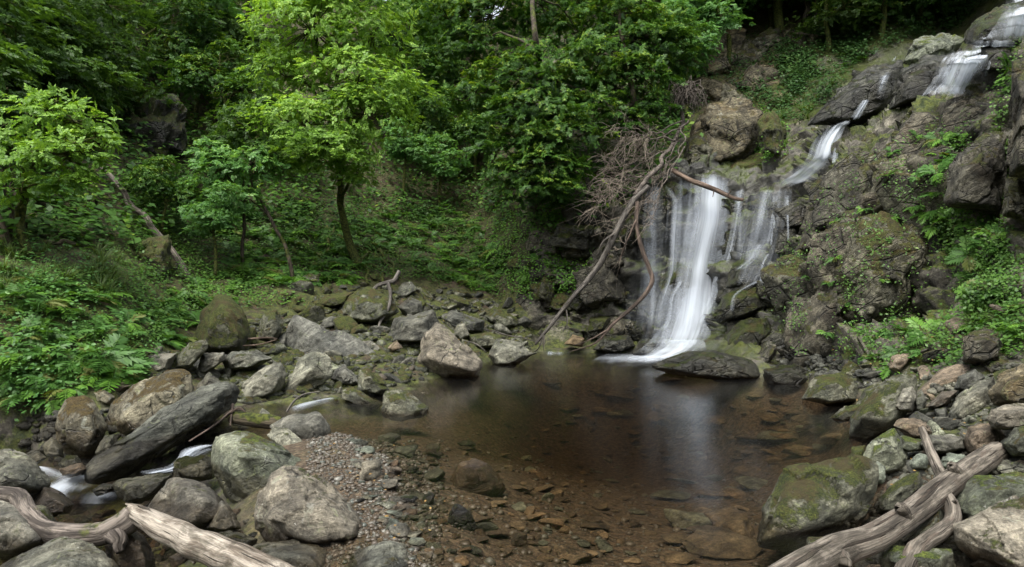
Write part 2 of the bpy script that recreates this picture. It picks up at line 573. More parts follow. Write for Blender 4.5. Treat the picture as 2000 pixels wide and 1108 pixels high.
M['grass'] = leaf_mat('grass_blade', (0.035, 0.07, 0.012), (0.09, 0.15, 0.025), (0.16, 0.17, 0.06), trans=0.35)
M['litter'] = leaf_mat('fallen_leaf', (0.1, 0.05, 0.022), (0.22, 0.14, 0.045), (0.36, 0.29, 0.1), trans=0.1)
M['bark'] = bark_mat('dark_bark', (0.025, 0.02, 0.015), (0.085, 0.07, 0.05), 0.55, (1, 1, 0.35))
M['mossbark'] = bark_mat('mossy_bark', (0.03, 0.025, 0.015), (0.09, 0.075, 0.05), 1.1, (1, 1, 0.4))
M['deadgrey'] = bark_mat('grey_dead_wood', (0.045, 0.039, 0.033), (0.14, 0.121, 0.102), 0.0)
M['deadbrown'] = bark_mat('brown_dead_twig', (0.11, 0.09, 0.072), (0.27, 0.23, 0.185), 0.0)
M['deaddark'] = bark_mat('wet_dark_branch', (0.04, 0.03, 0.024), (0.12, 0.09, 0.07), 0.0)
M['driftlog'] = bark_mat('weathered_log', (0.09, 0.068, 0.05), (0.34, 0.27, 0.21), 0.12, (0.7, 0.35, 0.9), peel=0.55)
M['branchbark'] = bark_mat('purple_brown_bark', (0.08, 0.06, 0.055), (0.26, 0.2, 0.18), 0.42)
M['palewood'] = bark_mat('pale_split_wood', (0.25, 0.19, 0.14), (0.58, 0.5, 0.42), 0.0, (0.35, 1, 1))
M['g_driftlog'] = bark_mat('weathered_log_grain', (0.07, 0.061, 0.049), (0.185, 0.163, 0.133), 0.0, peel=0.4, grain=True)
M['g_branchbark'] = bark_mat('purple_brown_bark_grain', (0.045, 0.038, 0.032), (0.165, 0.142, 0.12), 0.16, grain=True)
M['g_palewood'] = bark_mat('pale_split_wood_grain', (0.12, 0.099, 0.076), (0.31, 0.277, 0.228), 0.0, grain=True)
M['g_mossbark'] = bark_mat('mossy_bark_grain', (0.03, 0.025, 0.015), (0.09, 0.075, 0.05), 0.7, grain=True)
M['g_deadgrey'] = bark_mat('grey_dead_wood_grain', (0.04, 0.036, 0.032), (0.125, 0.115, 0.1), 0.0, grain=True)
M['g_deadbrown'] = bark_mat('brown_dead_wood_grain', (0.06, 0.043, 0.032), (0.17, 0.125, 0.095), 0.0, grain=True)
M['g_deaddark'] = bark_mat('dark_dead_wood_grain', (0.035, 0.027, 0.022), (0.11, 0.082, 0.065), 0.0, grain=True)
M['g_bark'] = bark_mat('dark_bark_grain', (0.025, 0.02, 0.015), (0.085, 0.07, 0.05), 0.5, grain=True)


# ------------------------------------------------------------------ the ground: one sheet of valley side, pool bed and rock walls
KN = {
 -700: [(1.8,-.3),(3,-.3),(4,-.3),(4.8,-.5),(5.4,-.6),(5.8,-.45),(6.2,.3),(7,2),(9,4),(14,8),(24,17),(36,28)],
 -300: [(1.8,-.3),(3.2,-.3),(4.5,-.4),(5.6,-.62),(6.4,-.65),(6.9,-.5),(7.3,.1),(8.2,1.9),(10.5,3.5),(16,7.5),(26,16),(38,27)],
 0:    [(1.8,-.2),(3.5,-.25),(5,-.55),(6.2,-.70),(7.2,-.70),(8.35,-.6),(8.5,.3),(9.3,1.55),(12,3.1),(18,6.8),(28,14.5),(40,25)],
 200:  [(1.8,-.1),(3.6,-.2),(5,-.55),(6,-.70),(7,-.66),(7.8,-.35),(8.6,.1),(9.9,1.2),(13,2.7),(19,6.2),(28,13),(40,23)],
 400:  [(1.8,-.1),(3.6,-.22),(4.8,-.38),(5.8,-.5),(7,-.42),(8.2,-.25),(9.6,.05),(11,.4),(14,1.45),(20,4.4),(29,11.5),(41,22)],
 520:  [(1.8,-.15),(3.6,-.16),(4.8,-.16),(6.2,.02),(7.4,-.08),(8.6,-.25),(9.7,.05),(11.5,.4),(15,1.4),(20,3.9),(29,10.5),(41,21)],
 650:  [(1.8,-.1),(3.6,-.1),(4.8,-.03),(6.3,.09),(7.2,.05),(8.6,-.22),(10,.05),(12.5,.45),(16,1.4),(21,3.8),(30,10.5),(41,20)],
 720:  [(1.8,-.03),(3.6,-.03),(5,.02),(6.3,.03),(7.3,-.04),(9,-.28),(10.4,.05),(13,.4),(16.5,1.3),(21.5,3.6),(30,9.8),(41,19.5)],
 800:  [(1.8,.03),(3.6,.02),(4.8,-.01),(6.2,-.06),(8,-.22),(9.6,-.35),(11,.0),(13.5,.4),(17,1.25),(22,3.4),(30,9),(41,19)],
 900:  [(1.8,-.02),(3.6,-.06),(5,-.12),(7,-.24),(9,-.5),(11.5,-.55),(13,.0),(15,.35),(18,1.2),(22.5,3.2),(30,8.5),(41,18)],
 970:  [(1.8,-.06),(3.6,-.12),(5,-.2),(7.5,-.4),(10,-.85),(13,-.75),(15,.0),(16.3,.3),(18.5,1.1),(22,3.3),(29,9),(40,18)],
 1050: [(1.8,-.1),(3.6,-.18),(5,-.28),(8,-.65),(12,-1.3),(15.4,-.7),(16.5,.05),(17.5,.25),(18.1,1.1),(18.6,3.2),(21,5.8),(34,20)],
 1150: [(1.8,-.12),(3.6,-.22),(5,-.35),(8,-.8),(12,-1.5),(15.6,-.8),(16.5,.02),(17.2,.15),(17.6,1.2),(18.0,3.3),(19.8,5.8),(33,20)],
 1250: [(1.8,-.12),(3.6,-.24),(5,-.4),(8,-.9),(12,-1.6),(15.2,-.8),(16.4,.1),(17.0,.25),(17.2,1.6),(17.5,4.2),(20,5.4),(31,20)],
 1350: [(1.8,-.12),(3.6,-.26),(5,-.42),(8,-.9),(11,-1.4),(14,-.6),(15.6,.12),(16.6,.35),(16.9,1.8),(17.3,4.45),(20.2,5.6),(29,18)],
 1450: [(1.8,-.1),(3.6,-.26),(5,-.42),(7.5,-.8),(10,-1),(11.8,-.3),(13,.3),(14.5,.8),(15.9,2.2),(17,4.2),(20,5.8),(29,17)],
 1550: [(1.8,-.05),(3.6,-.22),(5,-.38),(7.5,-.6),(9.8,-.7),(11.4,-.15),(12.4,.3),(13.3,.9),(14.8,2.6),(16.5,4.4),(20.5,7.2),(29,17)],
 1650: [(1.8,0),(3.3,-.05),(4.8,-.28),(6.5,-.42),(8,-.5),(9.4,-.1),(10.4,.3),(11.6,1.0),(12.6,2.6),(14,4.2),(19,7),(29,16)],
 1740: [(1.8,-.25),(3.3,-.25),(4.5,-.15),(5.7,.0),(6.8,.03),(7.9,.12),(9.4,.4),(10.8,1.1),(11.8,2.8),(13,4.4),(18.5,7.2),(29,16)],
 1850: [(1.8,-.25),(3.3,-.25),(4.4,-.15),(5.5,.1),(6.7,.3),(7.7,.5),(8.9,.8),(10,1.4),(10.8,3),(12,4.6),(18.5,7.4),(29,16)],
 2000: [(1.8,-.25),(3,-.25),(4,-.12),(5,.2),(6,.45),(7,.73),(8,1.3),(8.8,2.0),(9.5,3.6),(10.5,5.2),(17.5,8.5),(28,17)],
 2300: [(1.8,.15),(2.8,.2),(3.6,.3),(4.4,.5),(5.2,.8),(5.8,1.2),(6.4,1.8),(7,2.8),(7.8,4.6),(9,6.2),(14,9),(24,18)],
 2700: [(1.8,.2),(2.5,.3),(3,.5),(3.5,.8),(4,1.2),(4.5,1.7),(5,2.4),(5.6,3.6),(6.4,5.2),(8,7),(12,10),(20,18)],
}
kpx = np.array(sorted(KN), float)
KARR = np.array([KN[int(k)] for k in kpx])          # columns, knots, (Y, z)
NC = 500
cpx = np.concatenate([np.linspace(-700, -20, 60, endpoint=False), np.linspace(-20, 2020, NC - 110, endpoint=False), np.linspace(2020, 2700, 50)])
wrow = [5, 16, 30, 34, 34, 34, 36, 50, 70, 70, 40]
tk = np.concatenate([np.linspace(i, i + 1, n, endpoint=False) for i, n in enumerate(wrow)] + [[11.0]])


def interp_cols(x):
    """smooth in px between the knot columns"""
    out = np.zeros((len(x), 12, 2))
    s = np.zeros_like(KARR)
    for j in range(len(kpx)):
        a, b = max(j - 1, 0), min(j + 1, len(kpx) - 1)
        s[j] = (KARR[b] - KARR[a]) / (kpx[b] - kpx[a])
    i = np.clip(np.searchsorted(kpx, x, 'right') - 1, 0, len(kpx) - 2)
    h = (kpx[i + 1] - kpx[i])
    u = ((x - kpx[i]) / h)[:, None, None]
    h = h[:, None, None]
    return ((2 * u ** 3 - 3 * u ** 2 + 1) * KARR[i] + (u ** 3 - 2 * u ** 2 + u) * h * s[i] * 0.7 + (-2 * u ** 3 + 3 * u ** 2) * KARR[i + 1] + (u ** 3 - u ** 2) * h * s[i + 1] * 0.7)


KI = interp_cols(cpx)
NR = len(tk)
yz = np.zeros((len(cpx), NR, 2))
ti = np.clip(tk.astype(int), 0, 10)
tu = (tk - ti)[None, :, None]
dK = np.zeros_like(KI)
dK[:, 1:-1] = (KI[:, 2:] - KI[:, :-2]) * 0.5
dK[:, 0] = KI[:, 1] - KI[:, 0]
dK[:, -1] = KI[:, -1] - KI[:, -2]
lim = np.minimum(np.abs(np.diff(KI, axis=1, prepend=KI[:, :1])), np.abs(np.diff(KI, axis=1, append=KI[:, -1:]))) * 1.5
lim[:, 0] = 1e3
lim[:, -1] = 1e3
dK = np.clip(dK, -lim - 0.02, lim + 0.02)
a, b, da, db = KI[:, ti], KI[:, ti + 1], dK[:, ti], dK[:, ti + 1]
yz = (2 * tu ** 3 - 3 * tu ** 2 + 1) * a + (tu ** 3 - 2 * tu ** 2 + tu) * da + (-2 * tu ** 3 + 3 * tu ** 2) * b + (tu ** 3 - tu ** 2) * db
TX = (cpx[:, None] - CX) / F * yz[:, :, 0]
T = np.stack([TX, yz[:, :, 0], yz[:, :, 1]], -1)
gx, gy = np.gradient(T, axis=0), np.gradient(T, axis=1)
nrm = np.cross(gx, gy)
nrm /= np.linalg.norm(nrm, axis=-1, keepdims=True) + 1e-9
tv = T.reshape(-1, 3)
nv = nrm.reshape(-1, 3)
PX = np.repeat(cpx, NR)
TK = np.tile(tk, len(cpx))
rock = sstep(1000, 1060, PX) * sstep(6.3, 7.0, TK)
rock = np.maximum(rock, sstep(1420, 1520, PX) * sstep(5.6, 6.4, TK))
rock = rock * (1 - 0.75 * sstep(10.0, 10.8, TK))
bed = (1 - sstep(5.0, 5.6, TK)) * (1 - sstep(.06, .16, tv[:, 2])) * sstep(420, 560, PX)
shore = (1 - sstep(5.6, 6.5, TK)) * (1 - bed)
wetm = np.exp(-((PX - 1390) / 190) ** 2) * sstep(4.9, 5.4, TK) * (1 - sstep(9.3, 10.0, TK))
wetm = np.maximum(wetm, sstep(1540, 1610, PX) * (1 - sstep(1960, 2020, PX)) * sstep(9.35, 9.6, TK) * (1 - sstep(10.6, 10.95, TK)))
tanm = sstep(1330, 1380, PX) * (1 - sstep(1590, 1660, PX)) * sstep(9.6, 10.0, TK)
fac1 = facet(tv * np.array([0.9, 0.9, 1.3]), 3)
fac2 = facet(tv * np.array([2.4, 2.4, 3.2]), 9)
strata = vnoise(np.stack([tv[:, 0] * 0.35, tv[:, 1] * 0.35, tv[:, 2] * 3.2 + tv[:, 0] * 0.6], 1), 4)
soft = fbm(tv * 0.8, 5, 21)
fac3 = facet(tv * np.array([5.5, 5.5, 7.5]), 15)
calm = 1 - 0.85 * sstep(9.5, 9.95, TK)
disp = rock * calm * (0.36 * fac1 + 0.2 * fac2 + 0.06 * fac3 + 0.10 * strata + 0.08 * fbm(tv * 3.5, 4, 31))
disp += (1 - rock) * (1 - bed) * (0.26 * soft * sstep(6, 8, TK) + 0.12 * fbm(tv * 2.6, 4, 41))
disp += bed * 0.035 * fbm(tv * 2.5, 4, 51)
hill = sstep(8.5, 9.5, TK) * (1 - rock)
disp += hill * 0.9 * fbm(tv * 0.35, 3, 61)
disp = disp * np.where(PX > 1250, 1, 1)
# waterfall face: ledges
disp += wetm * 0.16 * np.sin(tv[:, 2] * 4.2 + 1.2 * vnoise(tv * 0.8, 77))
tv = tv + nv * disp[:, None] * np.where(np.sign(nv[:, 2:3]) >= 0, 1, 1)
gi = np.arange(len(cpx) * NR).reshape(len(cpx), NR)
tq = np.stack([gi[:-1, :-1], gi[1:, :-1], gi[1:, 1:], gi[:-1, 1:]], -1).reshape(-1, 4)


def terrain_mat():
    m = NT('valley_ground')
    pos = m.pos()
    rk, bd, wt, tn = m.attr('rock'), m.attr('bed'), m.attr('wet'), m.attr('tan')
    geo = m.n('ShaderNodeNewGeometry')
    sep = m.n('ShaderNodeSeparateXYZ')
    m.l(geo.outputs['Normal'], sep.inputs[0])
    big = m.noise(pos, 1.1, 6, 0.6)
    mid = m.noise(pos, 6.0, 7, 0.7)
    fine = m.noise(pos, 40.0, 5, 0.75)
    strat = m.noise(m.scale(m.rot(pos, (0.3, 0.35, 0.1)), (1.6, 1.6, 13.0)), 1.0, 5, 0.65, 0.5)
    soil = m.mix(m.rng(mid, 0.35, 0.65), (0.022, 0.016, 0.01), (0.07, 0.05, 0.03))
    moss = m.mix(m.rng(m.noise(pos, 11.0, 6, 0.7), 0.36, 0.64), (0.015, 0.025, 0.006), (0.075, 0.088, 0.016))
    soil = m.mix(m.math('MULTIPLY', m.rng(m.noise(pos, 2.0, 6, 0.65), 0.36, 0.5, 0, .9), m.math('MULTIPLY_ADD', m.attr('hill'), -.4, 1.0)), soil, moss)  # moss thinned on the hill: darker ground colour stands in for deep shade
    scell = m.n('ShaderNodeTexVoronoi')
    scell.inputs['Scale'].default_value = 9.0
    m.l(pos, scell.inputs['Vector'])
    sc_ = m.mix(0.8, (0.05, 0.047, 0.04), m.ramp(scell.outputs['Color'], [(.1, (.4, .4, .38)), (.5, (1, .95, .85)), (.9, (2.0, 1.9, 1.7))]), 'MULTIPLY')
    sc_ = m.mix(m.rng(m.noise(pos, 3.1, 6, 0.7), 0.43, 0.54, 0, .85), sc_, moss)
    soil = m.mix(m.attr('shore'), soil, sc_)
    rc = m.mix(m.rng(big, 0.38, 0.62), (0.045, 0.042, 0.033), (0.175, 0.162, 0.128))
    rc = m.mix(m.math('MULTIPLY', tn, 0.8), rc, m.mix(m.rng(big, 0.35, 0.65), (0.07, 0.05, 0.027), (0.2, 0.15, 0.085)))
    rc = m.mix(0.7, rc, m.ramp(strat, [(0.36, 0.35), (0.5, 0.9), (0.64, 1.4)]), 'MULTIPLY')
    rc = m.mix(0.75, rc, m.ramp(mid, [(0.34, 0.3), (0.5, 0.85), (0.66, 1.5)]), 'MULTIPLY')
    rc = m.mix(0.6, rc, m.ramp(m.noise(pos, 3.4, 8, 0.75, 1.2), [(0.38, 0.45), (0.5, 0.95), (0.6, 1.35)]), 'MULTIPLY')
    q = m.math('MULTIPLY_ADD', sep.outputs['Z'], 0.2, m.noise(pos, 1.8, 7, 0.68))
    rc = m.mix(m.rng(q, 0.55, 0.68), rc, moss)
    wr = m.mix(m.rng(mid, 0.35, 0.65), (0.018, 0.018, 0.016), (0.075, 0.075, 0.065))
    wr = m.mix(m.rng(q, 0.52, 0.66, 0, 0.8), wr, m.mix(m.rng(fine, 0.3, 0.7), (0.018, 0.03, 0.005), (0.06, 0.08, 0.012)))
    rc = m.mix(wt, rc, wr)
    col = m.mix(rk, soil, rc)
    bc = m.mix(m.rng(m.noise(pos, 14.0, 5, 0.7), 0.35, 0.65), (0.032, 0.025, 0.016), (0.12, 0.09, 0.06))
    cells = m.n('ShaderNodeTexVoronoi')
    cells.inputs['Scale'].default_value = 22.0
    m.l(pos, cells.inputs['Vector'])
    bc = m.mix(0.6, bc, m.ramp(cells.outputs['Color'], [(0.1, (0.45, 0.35, 0.25)), (0.5, (0.9, 0.8, 0.7)), (0.9, (1.3, 1.35, 1.25))]), 'MULTIPLY')
    col = m.mix(bd, col, bc)
    col = m.mix(0.7, col, m.ramp(fine, [(0.36, 0.35), (0.5, 0.9), (0.64, 1.6)]), 'MULTIPLY')
    rough = m.rng(wt, 0.1, 0.9, 0.88, 0.3)
    h = m.math('MULTIPLY_ADD', mid, 1.0, m.math('MULTIPLY', fine, 0.4))
    h = m.math('MULTIPLY_ADD', strat, m.math('MULTIPLY', rk, 0.9), h)
    h = m.math('MULTIPLY_ADD', m.math('MULTIPLY', cells.outputs['Distance'], bd), -0.8, h)
    m.principled(col, rough, m.bump(h, 0.9, 0.04), 0.35)
    return m.m


g_me = mk_mesh('ground', tv, tq, terrain_mat(), True, attrs={'rock': rock, 'bed': bed, 'wet': wetm, 'tan': tanm, 'shore': shore, 'hill': sstep(7.8, 8.6, TK)})
ground = tag(link('ground', g_me), kind='structure')
BVH = BVHTree.FromPolygons([Vector(v) for v in tv.tolist()], tq.tolist())

# ground that carries on behind the viewer
gb = np.array([(x, y, -0.32 + 0.02 * ((x * 7 + y * 3) % 3) + max(0, abs(x) - 6) * 0.5 + max(0, -y - 14) * 0.5) for y in np.linspace(-40, 2.2, 24) for x in np.linspace(-30, 30, 32)])
gi2 = np.arange(24 * 32).reshape(24, 32)
gq = np.stack([gi2[:-1, :-1], gi2[:-1, 1:], gi2[1:, 1:], gi2[1:, :-1]], -1).reshape(-1, 4)
tag(link('forest_floor', mk_mesh('forest_floor', gb, gq, g_me.materials[0], True, attrs={'rock': np.zeros(len(gb)), 'bed': np.zeros(len(gb)), 'wet': np.zeros(len(gb)), 'tan': np.zeros(len(gb)), 'shore': np.ones(len(gb)), 'hill': np.zeros(len(gb))})), kind='structure')


def hit(px, py):
    d = Vector(((px - CX) / F, 1.0, -(py - CY) / F)).normalized()
    loc, n, i, dist = BVH.ray_cast(Vector((0, 0, H)), d, 90.0)
    if loc is None:
        return P(px, py, 30.0), np.array([0, -0.5, 0.8])
    n = np.array(n)
    if n @ np.array(d) > 0:
        n = -n
    return np.array(loc), n


def ground_z(x, y, top=30.0):
    loc, n, i, dist = BVH.ray_cast(Vector((x, y, top)), Vector((0, 0, -1)), 60.0)
    return loc[2] if loc is not None else 0.0


# ------------------------------------------------------------------ telling alike stones and plants apart by the landmark they lie nearest to
LANDMARKS = [(880,690,'big pyramid shaped boulder'),(645,680,'largest sharp edged boulder'),(290,790,'lichen covered boulder'),(330,850,'long tilted slab'),(610,990,'huge pinkish boulder'),(490,920,'round boulder with the bright mossy front'),(785,790,'boulder in the pool outlet'),(1380,715,'long wet ledge'),(1340,660,'foot of the main fall'),(1270,560,'misty veil'),(1595,980,'biggest mossy boulder'),(1725,800,'long leaning slab'),(1730,530,'great jutting crag'),(1755,370,'pale faced crag'),(1900,330,'brown smooth slab'),(1985,230,'brown pillar'),(1420,260,'tan split boulder'),(1900,905,'log end'),(1700,1050,'thick grey log'),(1045,675,'foot of the long dead branch'),(430,620,'tall moss covered boulder'),(155,830,'moss capped boulder'),(400,1070,'pale split log'),(370,990,'split purple slab'),(710,520,'tangled roots'),(745,600,'forked grey branch'),(1825,95,'lichen spotted boulder'),(1870,150,'upper cascade'),(1600,320,'middle cascade'),(1505,430,'cluster of thin strands'),(280,290,'dim mossy overhang'),(600,735,'flat faced leaning slab'),(800,640,'broad dark boulder'),(980,620,'mossy topped block'),(1000,695,'dark wedge at the far shore'),(1900,780,'big tilted grey slab'),(1960,1040,'massive sparkling boulder'),(1450,660,'wet boulder by the main fall'),(1600,690,'broad brown block'),(1120,520,'shaded cliff'),(60,930,'pale boulder at the stream bend'),(100,1040,'crooked branch'),(1560,130,'ivy curtain'),(870,470,'dark hollow'),(575,540,'slender bent tree'),(473,500,'thin sapling'),(60,480,'hazel stems'),(300,450,'leaning dead trunk'),(185,370,'crooked mossy stump'),(1820,620,'slope ferns'),(1920,660,'dark hollowed boulder'),(1630,420,'dark rounded crag'),(1450,590,'mossy shelf by the main fall'),(930,520,'cliff foot ferns'),(1780,660,'bright wall ferns'),(1855,400,'fern cleft'),(1820,740,'broad olive rock'),(200,540,'shaggy grass mound'),(235,700,'bright feathery ferns'),(30,840,'black hollow under the bank'),(90,640,'middle of the leafy bank'),(10,600,'frame edge of the bank'),(230,630,'dark gap in the bank'),(130,720,'lower lip of the bank'),(1945,560,'arching grass slope'),(660,430,'bare trunk of the bright tree')]
PENDING = []


def name_apart():
    ordn = ['', 'second nearest ', 'third nearest ', 'fourth nearest ', 'fifth nearest ', 'sixth nearest ', 'seventh nearest ', 'eighth nearest ', 'ninth nearest ', 'tenth nearest ', 'eleventh nearest ', 'twelfth nearest ', 'thirteenth nearest ', 'fourteenth nearest ', 'fifteenth nearest ', 'sixteenth nearest ', 'seventeenth nearest ', 'eighteenth nearest ']
    buckets = {}
    for o, px, py, noun in PENDING:
        dist, lx, ly, lm = min(((px - a) ** 2 + 1.5 * (py - b) ** 2, a, b, c) for a, b, c in LANDMARKS)
        dx, dy = px - lx, py - ly
        rel = ('above' if dy < 0 else 'below') if abs(dy) * 1.2 > abs(dx) else 'beside'
        buckets.setdefault((noun, rel, lm), []).append((dist, o.name, o))
    for (noun, rel, lm), lst in buckets.items():
        lst.sort(key=lambda t: (t[0], t[1]))
        for i, (_, _, o) in enumerate(lst):
            o['label'] = (ordn[i] if i else ('nearest ' if len(lst) > 1 else '')) + noun + ' ' + rel + ' the ' + lm if i < 18 else 'further ' + noun + ' ' + rel + ' the ' + lm


MADJ = {'bedstone': 'brown', 'bedgreen': 'green', 'grey': 'grey', 'greyclean': 'bare grey', 'mossy': 'mossy', 'verymossy': 'moss covered', 'pink': 'pinkish', 'brownmoss': 'brown mossy', 'pale': 'pale', 'green': 'greenish', 'dark': 'dark', 'wet': 'wet black', 'wetmoss': 'wet mossy', 'brown': 'brown', 'tan': 'tan', 'wall': 'light brown', 'walldark': 'dark brown', 'stone': 'buff', 'stonegreen': 'grey green', 'stonebrown': 'rusty'}

# ------------------------------------------------------------------ rocks
_ico = {}


def ico(s):
    if s not in _ico:
        bm = bmesh.new()
        bmesh.ops.create_icosphere(bm, subdivisions=s, radius=1.0)
        bm.verts.ensure_lookup_table()
        v = np.array([x.co[:] for x in bm.verts])
        f = np.array([[q.index for q in p.verts] for p in bm.faces])
        bm.free()
        _ico[s] = (v / np.linalg.norm(v, axis=1, keepdims=True), f)
    return _ico[s]


def hull_planes(p):
    bm = bmesh.new()
    for q in p:
        bm.verts.new(q)
    bmesh.ops.convex_hull(bm, input=bm.verts)
    bm.normal_update()
    N, D = [], []
    for f in bm.faces:
        n = np.array(f.normal)
        if f.calc_area() < 1e-6:
            continue
        d = n @ np.array(f.verts[0].co)
        if d < 0:
            n, d = -n, -d
        if any(n @ k > 0.992 for k in N):
            continue
        N.append(n)
        D.append(max(d, 0.02))
    bm.free()
    return np.array(N), np.array(D)


def rock_verts(pts, sub, seed, sharp=26, rough=1.0, strata_dir=(0.3, 0.2, 0.9), frac=1.0):
    pts = np.asarray(pts, float)
    c = (pts.max(0) + pts.min(0)) / 2 * 0.4 + pts.mean(0) * 0.6
    u, s, vt = np.linalg.svd(pts - c, full_matrices=False)
    s = s / math.sqrt(len(pts)) * 1.6
    q = (pts - c) @ vt.T / s
    N, D = hull_planes(q)
    d, f = ico(sub)
    w = np.maximum(d @ N.T, 0) / D
    r = (w ** sharp).sum(1) ** (-1.0 / sharp)
    v = c + (d * r[:, None] * s) @ vt * 1.03
    size = float(np.prod(s) ** (1 / 3))
    nn = (v - c) / (np.linalg.norm(v - c, axis=1, keepdims=True) + 1e-9)
    k = v / size
    sd_ = np.asarray(strata_dir)
    lay = vnoise(np.stack([k @ sd_ * 5.0, k[:, 0] * 0.7, k[:, 1] * 0.7], 1) + seed, seed + 3)
    dsp = 0.07 * fbm(k * 1.3 + seed, 4, seed) + 0.07 * frac * facet(k * 1.5 + seed, seed + 1) + 0.035 * frac * facet(k * 4.0 + seed, seed + 2) * (fbm(k * 1.1 + seed, 2, seed + 9) + .5) + 0.02 * lay + 0.02 * fbm(k * 6 + seed, 3, seed + 5)
    v = v + nn * (dsp * size * rough)[:, None]
    return v, f


ROCKS = []
seedc = [100]


def boulder(label, sil, Y=None, t=None, mat='grey', name='boulder', sub=5, rough=1.15, sharp=40, front=None, group=None, cat='boulder', lift=0.0):
    """a rock whose outline is read off the photograph, given its own distance and thickness"""
    seedc[0] += 1
    s = np.array([(p[0], p[1], p[2] if len(p) > 2 else 0.0) for p in sil], float)
    w, h = np.ptp(s[:, 0]), np.ptp(s[:, 1])
    sub = 6 if w * h > 26000 else 5 if w * h > 2200 else 4
    bot = s[s[:, 1] > s[:, 1].max() - 0.25 * h]
    if Y is None:
        hp, _ = hit(bot[:, 0].mean(), s[:, 1].max() - 2)
        Yb = hp[1]
        t = t or 0.42 * min(w, h * 1.6) * Yb / F
        Y = Yb + 0.45 * t
    t = t or 0.42 * min(w, h * 1.6) * Y / F
    c = s[:, :2].mean(0)
    pts = [P(a, b_, Y + dy) for a, b_, dy in s]
    if front:
        pts += [P(a, b_, Y - dy) for a, b_, dy in front]
    else:
        for a, b_, dy in s:
            q = c + (np.array([a, b_]) - c) * 0.55 + np.array([0, 0.08 * h])
            pts.append(P(q[0], q[1], Y + dy - t))
    for a, b_, dy in s:
        q = c + (np.array([a, b_]) - c) * 0.7
        pts.append(P(q[0], q[1], Y + dy + t))
    v, f = rock_verts(pts, sub, seedc[0], sharp, rough, frac=(1.3 if mat == 'wet' else 1.6) if cat == 'crag' else 1.0)
    v, o = recentre(v)
    me = mk_mesh(name, v, f, M[mat])
    ob = tag(link(name, me, loc=o), label, cat, group)
    ROCKS.append(ob)
    return ob


# --- foreground by the stream
B = boulder
B('pale grey boulder with green moss patches at the stream bend, behind the crooked branch', [(-70,900),(0,880),(45,885),(75,905),(95,940),(95,965),(60,988),(0,985),(-70,970)], 5.6, 0.4, 'grey', sub=6, front=[(20,930,.4),(60,950,.3),(-20,960,.35)])
B('low brown boulder tucked between the pale boulder and the stream', [(85,950),(120,965),(142,985),(135,1003),(95,1010),(60,990)], 5.5, .25, 'brown')
B('smooth grey boulder lying under the crooked mossy branch', [(-80,985),(0,972),(40,985),(80,1015),(125,1055),(60,1085),(0,1092),(-80,1095)], 4.75, .4, 'greyclean', sub=6, sharp=16)
B('small greenish stone showing above the crooked branch', [(62,988),(90,990),(112,1018),(112,1040),(70,1040)], 5.0, .16, 'green', sharp=14)
B('broad smooth grey boulder at the bottom edge under the crooked branch', [(5,1100),(50,1078),(100,1070),(145,1056),(180,1065),(220,1095),(245,1130),(200,1220),(20,1220),(-20,1140)], 4.1, .4, 'grey', sub=6, sharp=14)
B('brown upright rock below the torn stub of the branch', [(205,1062),(255,1032),(282,1045),(302,1085),(305,1125),(240,1140),(208,1105)], 4.55, .2, 'brown')
B('long dark slab tilted across the stream', [(168,925,-.5),(175,900,-.55),(230,862,-.3),(300,815,0),(380,762,.5),(440,744,.8),(466,760,.9),(458,792,.8),(420,822,.5),(340,872,.1),(250,932,-.3),(190,948,-.5),(170,940,-.5)], 7.5, .35, 'slab', sub=6, front=[(185,930,.75),(300,880,.35),(420,800,-.25),(300,835,.3),(430,765,-.35)], sharp=30)
B('big lichen covered boulder behind the long tilted slab', [(205,830),(215,790),(260,755),(320,724),(362,719),(382,735),(380,772),(340,802),(290,842),(235,866),(212,850)], 8.4, .45, 'brownmoss', sub=6, sharp=20)
B('boulder with brown moss cap beside the leafy bank', [(105,850),(115,790),(130,775),(165,767),(188,780),(200,820),(207,840),(188,872),(180,895),(150,895),(112,875)], 7.9, .4, 'brownmoss', sub=6, sharp=18)
B('small pale rock at the foot of the moss capped boulder', [(84,872),(100,852),(122,872),(126,895),(88,890)], 7.4, .14, 'pale')
B('small rounded rock wedged above the lichen covered boulder', [(183,766),(205,759),(226,776),(215,792),(190,786)], 8.7, .15, 'brownmoss', sub=4)
B('flat brown rock lying above the wedged rounded rock', [(182,746),(230,741),(264,752),(232,774),(190,757)], 9.1, .2, 'brown')
B('grey flat topped block below the bright fern', [(274,700),(300,692),(347,689),(334,720),(302,732),(280,720)], 10.1, .25, 'greyclean')
B('leaning upright rock with a yellow mossy flank', [(334,722),(350,690),(370,668),(400,664),(407,680),(387,702),(365,722)], 10.2, .2, 'mossy')
B('dark block in shade beside the leaning upright rock', [(383,730),(395,690),(440,687),(442,702),(400,732)], 10.4, .2, 'dark')
B('low flat block topped with moss between two dark gaps', [(434,702),(450,687),(500,684),(532,700),(500,720),(445,724)], 10.6, .25, 'grey')
B('rounded grey boulder at the upper stream edge', [(458,780),(480,745),(520,715),(550,708),(562,730),(547,762),(510,786),(470,786)], 9.9, .3, 'grey', sub=6)
B('flat faced slab leaning on edge with a dark crack', [(553,772),(565,735),(580,705),(600,690),(626,687),(646,700),(649,736),(620,752),(585,768),(568,785)], 10.0, .22, 'pale', sub=6, front=[(590,740,.2),(622,710,.12)])
B('largest sharp edged grey boulder of the rubble shore', [(556,715),(562,650),(580,617),(612,630),(700,664),(737,690),(732,706),(716,730),(660,722),(600,715)], 12.6, .6, 'greyclean', sub=6, front=[(585,640,.2),(660,690,.55),(710,705,.4),(580,700,.4),(600,720,.5)], sharp=34)
B('small grey block at the foot of the largest sharp boulder', [(643,738),(655,720),(675,712),(702,745),(697,754),(660,750)], 10.5, .18, 'greyclean')
